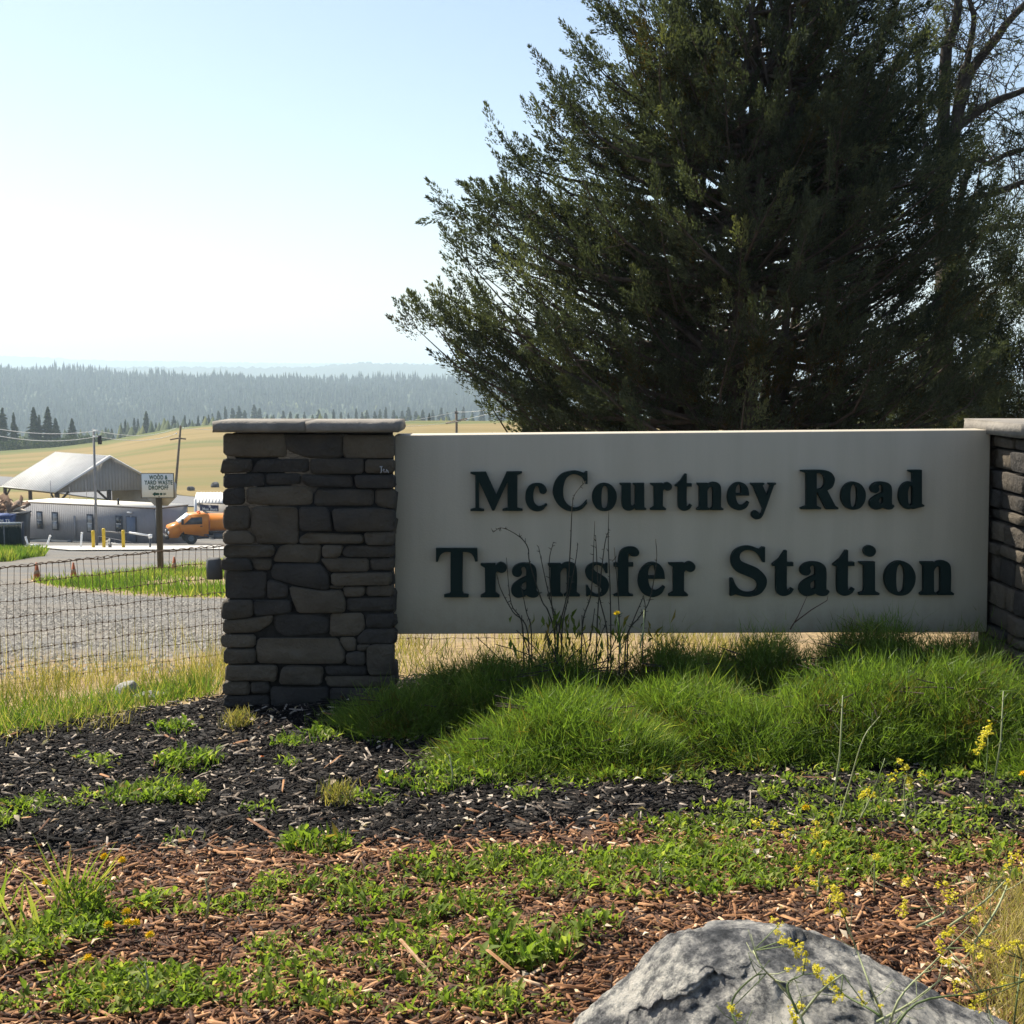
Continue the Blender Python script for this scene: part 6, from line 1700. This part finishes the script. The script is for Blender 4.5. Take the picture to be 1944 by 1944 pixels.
# ---- boulder at the lower right
m, n, l, b = new_mat('boulder_rock')
n1 = noise(n, l, 5.5, 8, .7); n2 = noise(n, l, 26, 8, .75)
r1 = ramp(n, [(.38, (.04, .044, .05)), (.44, (.17, .172, .175)), (.48, (.38, .37, .35)), (.55, (.70, .67, .60))]); l.new(n1.outputs['Fac'], r1.inputs[0])
r2 = ramp(n, [(.40, (.14, .15, .17)), (.47, (.70, .70, .70)), (.55, (1.25, 1.22, 1.18))]); l.new(n2.outputs['Fac'], r2.inputs[0])
mm = n.new('ShaderNodeMix'); mm.data_type = 'RGBA'; mm.blend_type = 'MULTIPLY'; mm.inputs[0].default_value = .9
l.new(r1.outputs[0], mm.inputs[6]); l.new(r2.outputs[0], mm.inputs[7]); l.new(mm.outputs[2], b.inputs['Base Color'])
b.inputs['Roughness'].default_value = .9
bp = n.new('ShaderNodeBump'); bp.inputs['Distance'].default_value = .06; l.new(noise(n, l, 22, 10, .8).outputs['Fac'], bp.inputs['Height']); l.new(bp.outputs[0], b.inputs['Normal'])
BY = 3.0
out = [(1060, 1990), (1100, 1915), (1190, 1845), (1215, 1815), (1245, 1780), (1290, 1748), (1350, 1734), (1420, 1733), (1490, 1746), (1560, 1768), (1640, 1800), (1700, 1828), (1765, 1868), (1820, 1892), (1895, 1922), (1975, 1970)]
ox = np.array([at(x_, y_, BY)[0] for x_, y_ in out]); oz = np.array([at(x_, y_, BY)[2] for x_, y_ in out])
nu, nv = 200, 150
u = np.linspace(ox[0], ox[-1], nu)[:, None]; v = np.linspace(-1, 1, nv)[None]
topz = np.interp(u, ox, oz) + .045
yy_ = BY + np.where(v < 0, v * .42, v * .24) * np.sqrt(np.clip(1 - ((u - ox.mean()) / (ox[-1] - ox[0]) * 2) ** 2, 0.02, 1)) - .10 * np.clip(-v, 0, 1)
prof = np.where(v < 0, (1 - np.abs(v) ** 2.1), (1 - np.abs(v) ** 1.5))
z = -.06 + topz * np.clip(prof, 0, 1)
xx = u + 0 * v
sx_, sz_ = np.random.default_rng(77).uniform(ox[0], ox[-1], 60), np.random.default_rng(78).uniform(-.1, .9, 60)
q2_ = z + yy_ - BY + .3
dd_ = (xx[..., None] - sx_) ** 2 + (q2_[..., None] - sz_) ** 2
i_ = dd_.argmin(-1); gr_ = np.random.default_rng(79).normal(size=(60, 3)) * np.array([.16, .16, .010])
facet = gr_[i_, 0] * (xx - sx_[i_]) + gr_[i_, 1] * (q2_ - sz_[i_]) + gr_[i_, 2]
cr = facet + .024 * vnoise(xx, z + yy_ * .6, 5, 8) + .020 * vnoise(xx * 1.3, z - yy_, 6, 21) + .014 * np.abs(vnoise(xx, z + yy_, 7, 42)) + .006 * vnoise(xx, z - yy_ * .5, 8, 90)
c0_, c1_ = at(1200, 1862, BY), at(1352, 1782, BY)           # the overhung cleft near its left shoulder
tt_ = np.clip((xx - c0_[0]) / (c1_[0] - c0_[0]), 0, 1)
dz_ = (c0_[2] + (c1_[2] - c0_[2]) * tt_) - z
cleft = np.clip(dz_ / .03, 0, 1) * np.exp(-np.clip(dz_, 0, 1) / .045) * np.exp(-np.clip(np.abs((xx - (c0_[0] + c1_[0]) / 2)) - .075, 0, 1) / .02)
yy_ = yy_ + (cr + .055 * cleft) * np.tanh(-v * 3) * np.clip(prof * 3, 0, 1)
z = z + cr * .35 * np.clip(1 - np.abs(v) * .4, 0, 1) * np.clip(topz * 6, 0, 1)
g = G(); i = np.arange(nu - 1)[:, None] * nv; k = np.arange(nv - 1)[None]
g.add(np.stack([xx, yy_, z], -1).reshape(-1, 3), np.stack([i + k, i + nv + k, i + nv + k + 1, i + k + 1], -1).reshape(-1, 4))
tag(g.build('boulder', m, smooth=True), 'big grey and white mottled boulder at the lower right', 'boulder')

# ---- wild mustard at the lower right
leafy('mustard_petal', [(0, (.55, .46, .03)), (1, (.75, .66, .10))], trans=.35, rough=.6)
def mustard(label, base, branches, Y, seed, rad=.0031):
    """pale angular stalks traced in photo pixels; each branch ends in a knot of small yellow flowers"""
    r = np.random.default_rng(seed); b_ = at(*base, Y); t = thing('mustard_plant', label, 'plant', b_, 'yellow flowered mustard plants at the lower right')
    for br in branches:
        pts = [at(p[0], p[1], Y + r.uniform(-.05, .05)) for p in br[0]]; P = catmull(pts, 4); g = G(); tube(g, P, np.linspace(rad, rad * .4, len(P)), 5)
        for k in range(len(P) // 2):
            i = r.integers(0, len(P) - 1); d_ = unit(r.normal(size=3) + np.array([0, -.2, .6])); tube(g, [P[i], P[i] + d_ * .02, P[i] + d_ * r.uniform(.03, .06) + np.array([0, 0, .01])], [.0012, .001, .0006], 3)
        g.build('stalk', MATS['stalk_pale' if r.uniform() < .7 else 'stalk_green'], t)
        for fx_, fy_, fs in br[1]:
            c_ = at(fx_, fy_, Y + r.uniform(-.04, .04)); g = G(); nf_ = 30
            ctr = np.array([[0, 0, 0], r.normal(size=3) * fs * 1.1, r.normal(size=3) * fs * 1.1])
            cc = c_ + ctr[r.integers(0, 3, nf_)] + r.normal(size=(nf_, 3)) * fs * .30
            for q in range(4):
                leaves(g, cc, unit(r.normal(size=(nf_, 3)) + np.array([0, -.1, .7])), fs * .40, fs * .30, r.uniform(0, 1, nf_))
            g.build('flower_cluster', MATS['mustard_petal'], t)
            g = G(); tube(g, [P[-1], (P[-1] + c_) / 2, c_], .0013, 3); g.build('flower_stalk', MATS['stalk_green'], t)
mustard('mustard plant crossing the boulder with flowers along its right side', (1680, 1990), [([(1680, 1990), (1675, 1930), (1655, 1880), (1625, 1800), (1610, 1760)], [(1602, 1735, .012), (1585, 1690, .012), (1590, 1712, .014)]), ([(1680, 1990), (1705, 1900), (1770, 1830), (1840, 1760)], [(1865, 1790, .014), (1850, 1752, .012)]),
   ([(1665, 1940), (1720, 1910), (1760, 1880), (1800, 1850)], [(1805, 1830, .012), (1815, 1865, .012)]), ([(1672, 1930), (1650, 1915), (1605, 1890), (1585, 1870)], [(1590, 1890, .009), (1580, 1860, .011)]), ([(1680, 1980), (1740, 1905), (1850, 1885), (1950, 1860)], [(1850, 1905, .012), (1905, 1850, .011)])], 2.72, 1)
mustard('mustard plant drooping over the left part of the boulder', (1520, 1990), [([(1540, 1990), (1520, 1930), (1490, 1880), (1450, 1840), (1430, 1805)], [(1480, 1755, .011), (1488, 1785, .012), (1503, 1795, .011)]), ([(1515, 1925), (1495, 1870), (1525, 1850)], [(1530, 1812, .012), (1520, 1842, .013), (1550, 1848, .013)]),
   ([(1520, 1930), (1560, 1880), (1600, 1850)], [(1580, 1857, .013), (1597, 1890, .011), (1640, 1905, .010)]), ([(1440, 1990), (1400, 1950), (1390, 1900), (1430, 1855), (1455, 1848)], [(1388, 1915, .013)]), ([(1500, 1990), (1510, 1950)], [(1512, 1915, .018)])], 2.66, 2)
mustard('tall mustard stalk with a knot of flowers leaning up to the right edge', (1860, 1790), [([(1850, 1790), (1890, 1730), (1912, 1680), (1920, 1650)], [(1922, 1632, .016), (1915, 1645, .013)]), ([(1800, 1760), (1870, 1710), (1910, 1670)], [(1795, 1680, .012), (1800, 1712, .014)]), ([(1740, 1760), (1790, 1735), (1795, 1720)], [(1716, 1725, .014), (1722, 1675, .013)])], 2.95, 3)
mustard('upright mustard stalk with a flower knot below the right end of the shrubs', (1862, 1560), [([(1864, 1560), (1872, 1470), (1876, 1400)], [(1873, 1391, .026), (1868, 1398, .02)])], 4.6, 4)
mustard('mustard plant with a flat yellow head right of the middle of the weeds', (1720, 1560), [([(1722, 1570), (1716, 1500), (1722, 1470)], [(1721, 1460, .026)]), ([(1740, 1560), (1735, 1510)], [(1728, 1490, .02)])], 4.5, 5)
mustard('slanting mustard stalk with a small yellow head left of the flat headed one', (1635, 1560), [([(1630, 1560), (1655, 1510), (1680, 1440)], [(1656, 1508, .022)]), ([(1590, 1570), (1615, 1480), (1640, 1400), (1670, 1360)], [])], 4.5, 6)
mustard('small mustard plant between the weeds above the boulder', (1550, 1700), [([(1552, 1700), (1556, 1650)], [(1556, 1625, .015)]), ([(1530, 1700), (1520, 1670)], [(1515, 1658, .012)]), ([(1570, 1720), (1590, 1680)], [(1583, 1712, .012), (1550, 1680, .014)]), ([(1660, 1700), (1660, 1640)], [(1659, 1625, .013)]), ([(1500, 1600), (1510, 1580)], [(1495, 1588, .013), (1430, 1560, .016), (1548, 1580, .018)])], 3.6, 7)
mustard('mustard plant against the dead grass at the lower right corner', (1920, 1990), [([(1900, 1990), (1870, 1900), (1840, 1850), (1800, 1800)], [(1780, 1790, .012), (1845, 1800, .013)]), ([(1920, 1990), (1930, 1900), (1940, 1820)], [(1905, 1800, .012), (1930, 1790, .012), (1790, 1775, .014)])], 2.8, 8, .0028)
# tall bare stalks on the right of the bed
for k, (b_, tp, lab) in enumerate([((1885, 1500), (1905, 1312), 'tall grey dry stalk standing at the right before the shrubs'), ((1578, 1545), (1600, 1320), 'bent grey green stalk before the middle of the right shrub'), ((1245, 1690), (1252, 1640), 'short thin stalk in the weeds left of the mustards'),
                                   ((855, 1505), (853, 1432), 'thin straight stalk in the weeds before the front left shrub'), ((390, 1755), (390, 1668), 'thin dry stalk in the brown mulch right of the dandelions'), ((272, 1910), (275, 1830), 'thin green stalk in the lower left weeds')]):
    p0 = on0(*b_); p1 = at(*tp, p0[1]); t = thing('dry_stalk', lab, 'stalk', p0, 'single stalks on the mulch'); g = G(); tube(g, [p0, p0 * .5 + p1 * .5 + np.array([.01, 0, 0]), p1], [.004, .0034, .002], 5); g.build('stalk', MATS['stalk_pale'], t)
    g = G(); 
    for q in (.45, .7, .9): 
        c_ = p0 + (p1 - p0) * q; tube(g, [c_, c_ + np.array([.018 * (-1) ** k, -.006, .03])], [.0022, .0008], 4)
    g.build('side_shoot', MATS['stalk_pale'], t)

# ================================================================== AIR
hz = bpy.data.materials.new('haze'); hz.use_nodes = True
nt = hz.node_tree; nt.nodes.clear(); o_ = nt.nodes.new('ShaderNodeOutputMaterial'); pv = nt.nodes.new('ShaderNodeVolumePrincipled')
pv.inputs['Color'].default_value = (.70, .86, 1.0, 1); pv.inputs['Density'].default_value = 2.0e-4; pv.inputs['Anisotropy'].default_value = .2
nt.links.new(pv.outputs[0], o_.inputs['Volume'])
g = G(); hexa(g, [(-9000, -300, -160), (9000, -300, -160), (9000, 12000, -160), (-9000, 12000, -160), (-9000, -300, 175), (9000, -300, 175), (9000, 12000, 175), (-9000, 12000, 175)])
tag(g.build('haze', hz), 'pale morning haze over the valley', 'haze', kind='stuff')
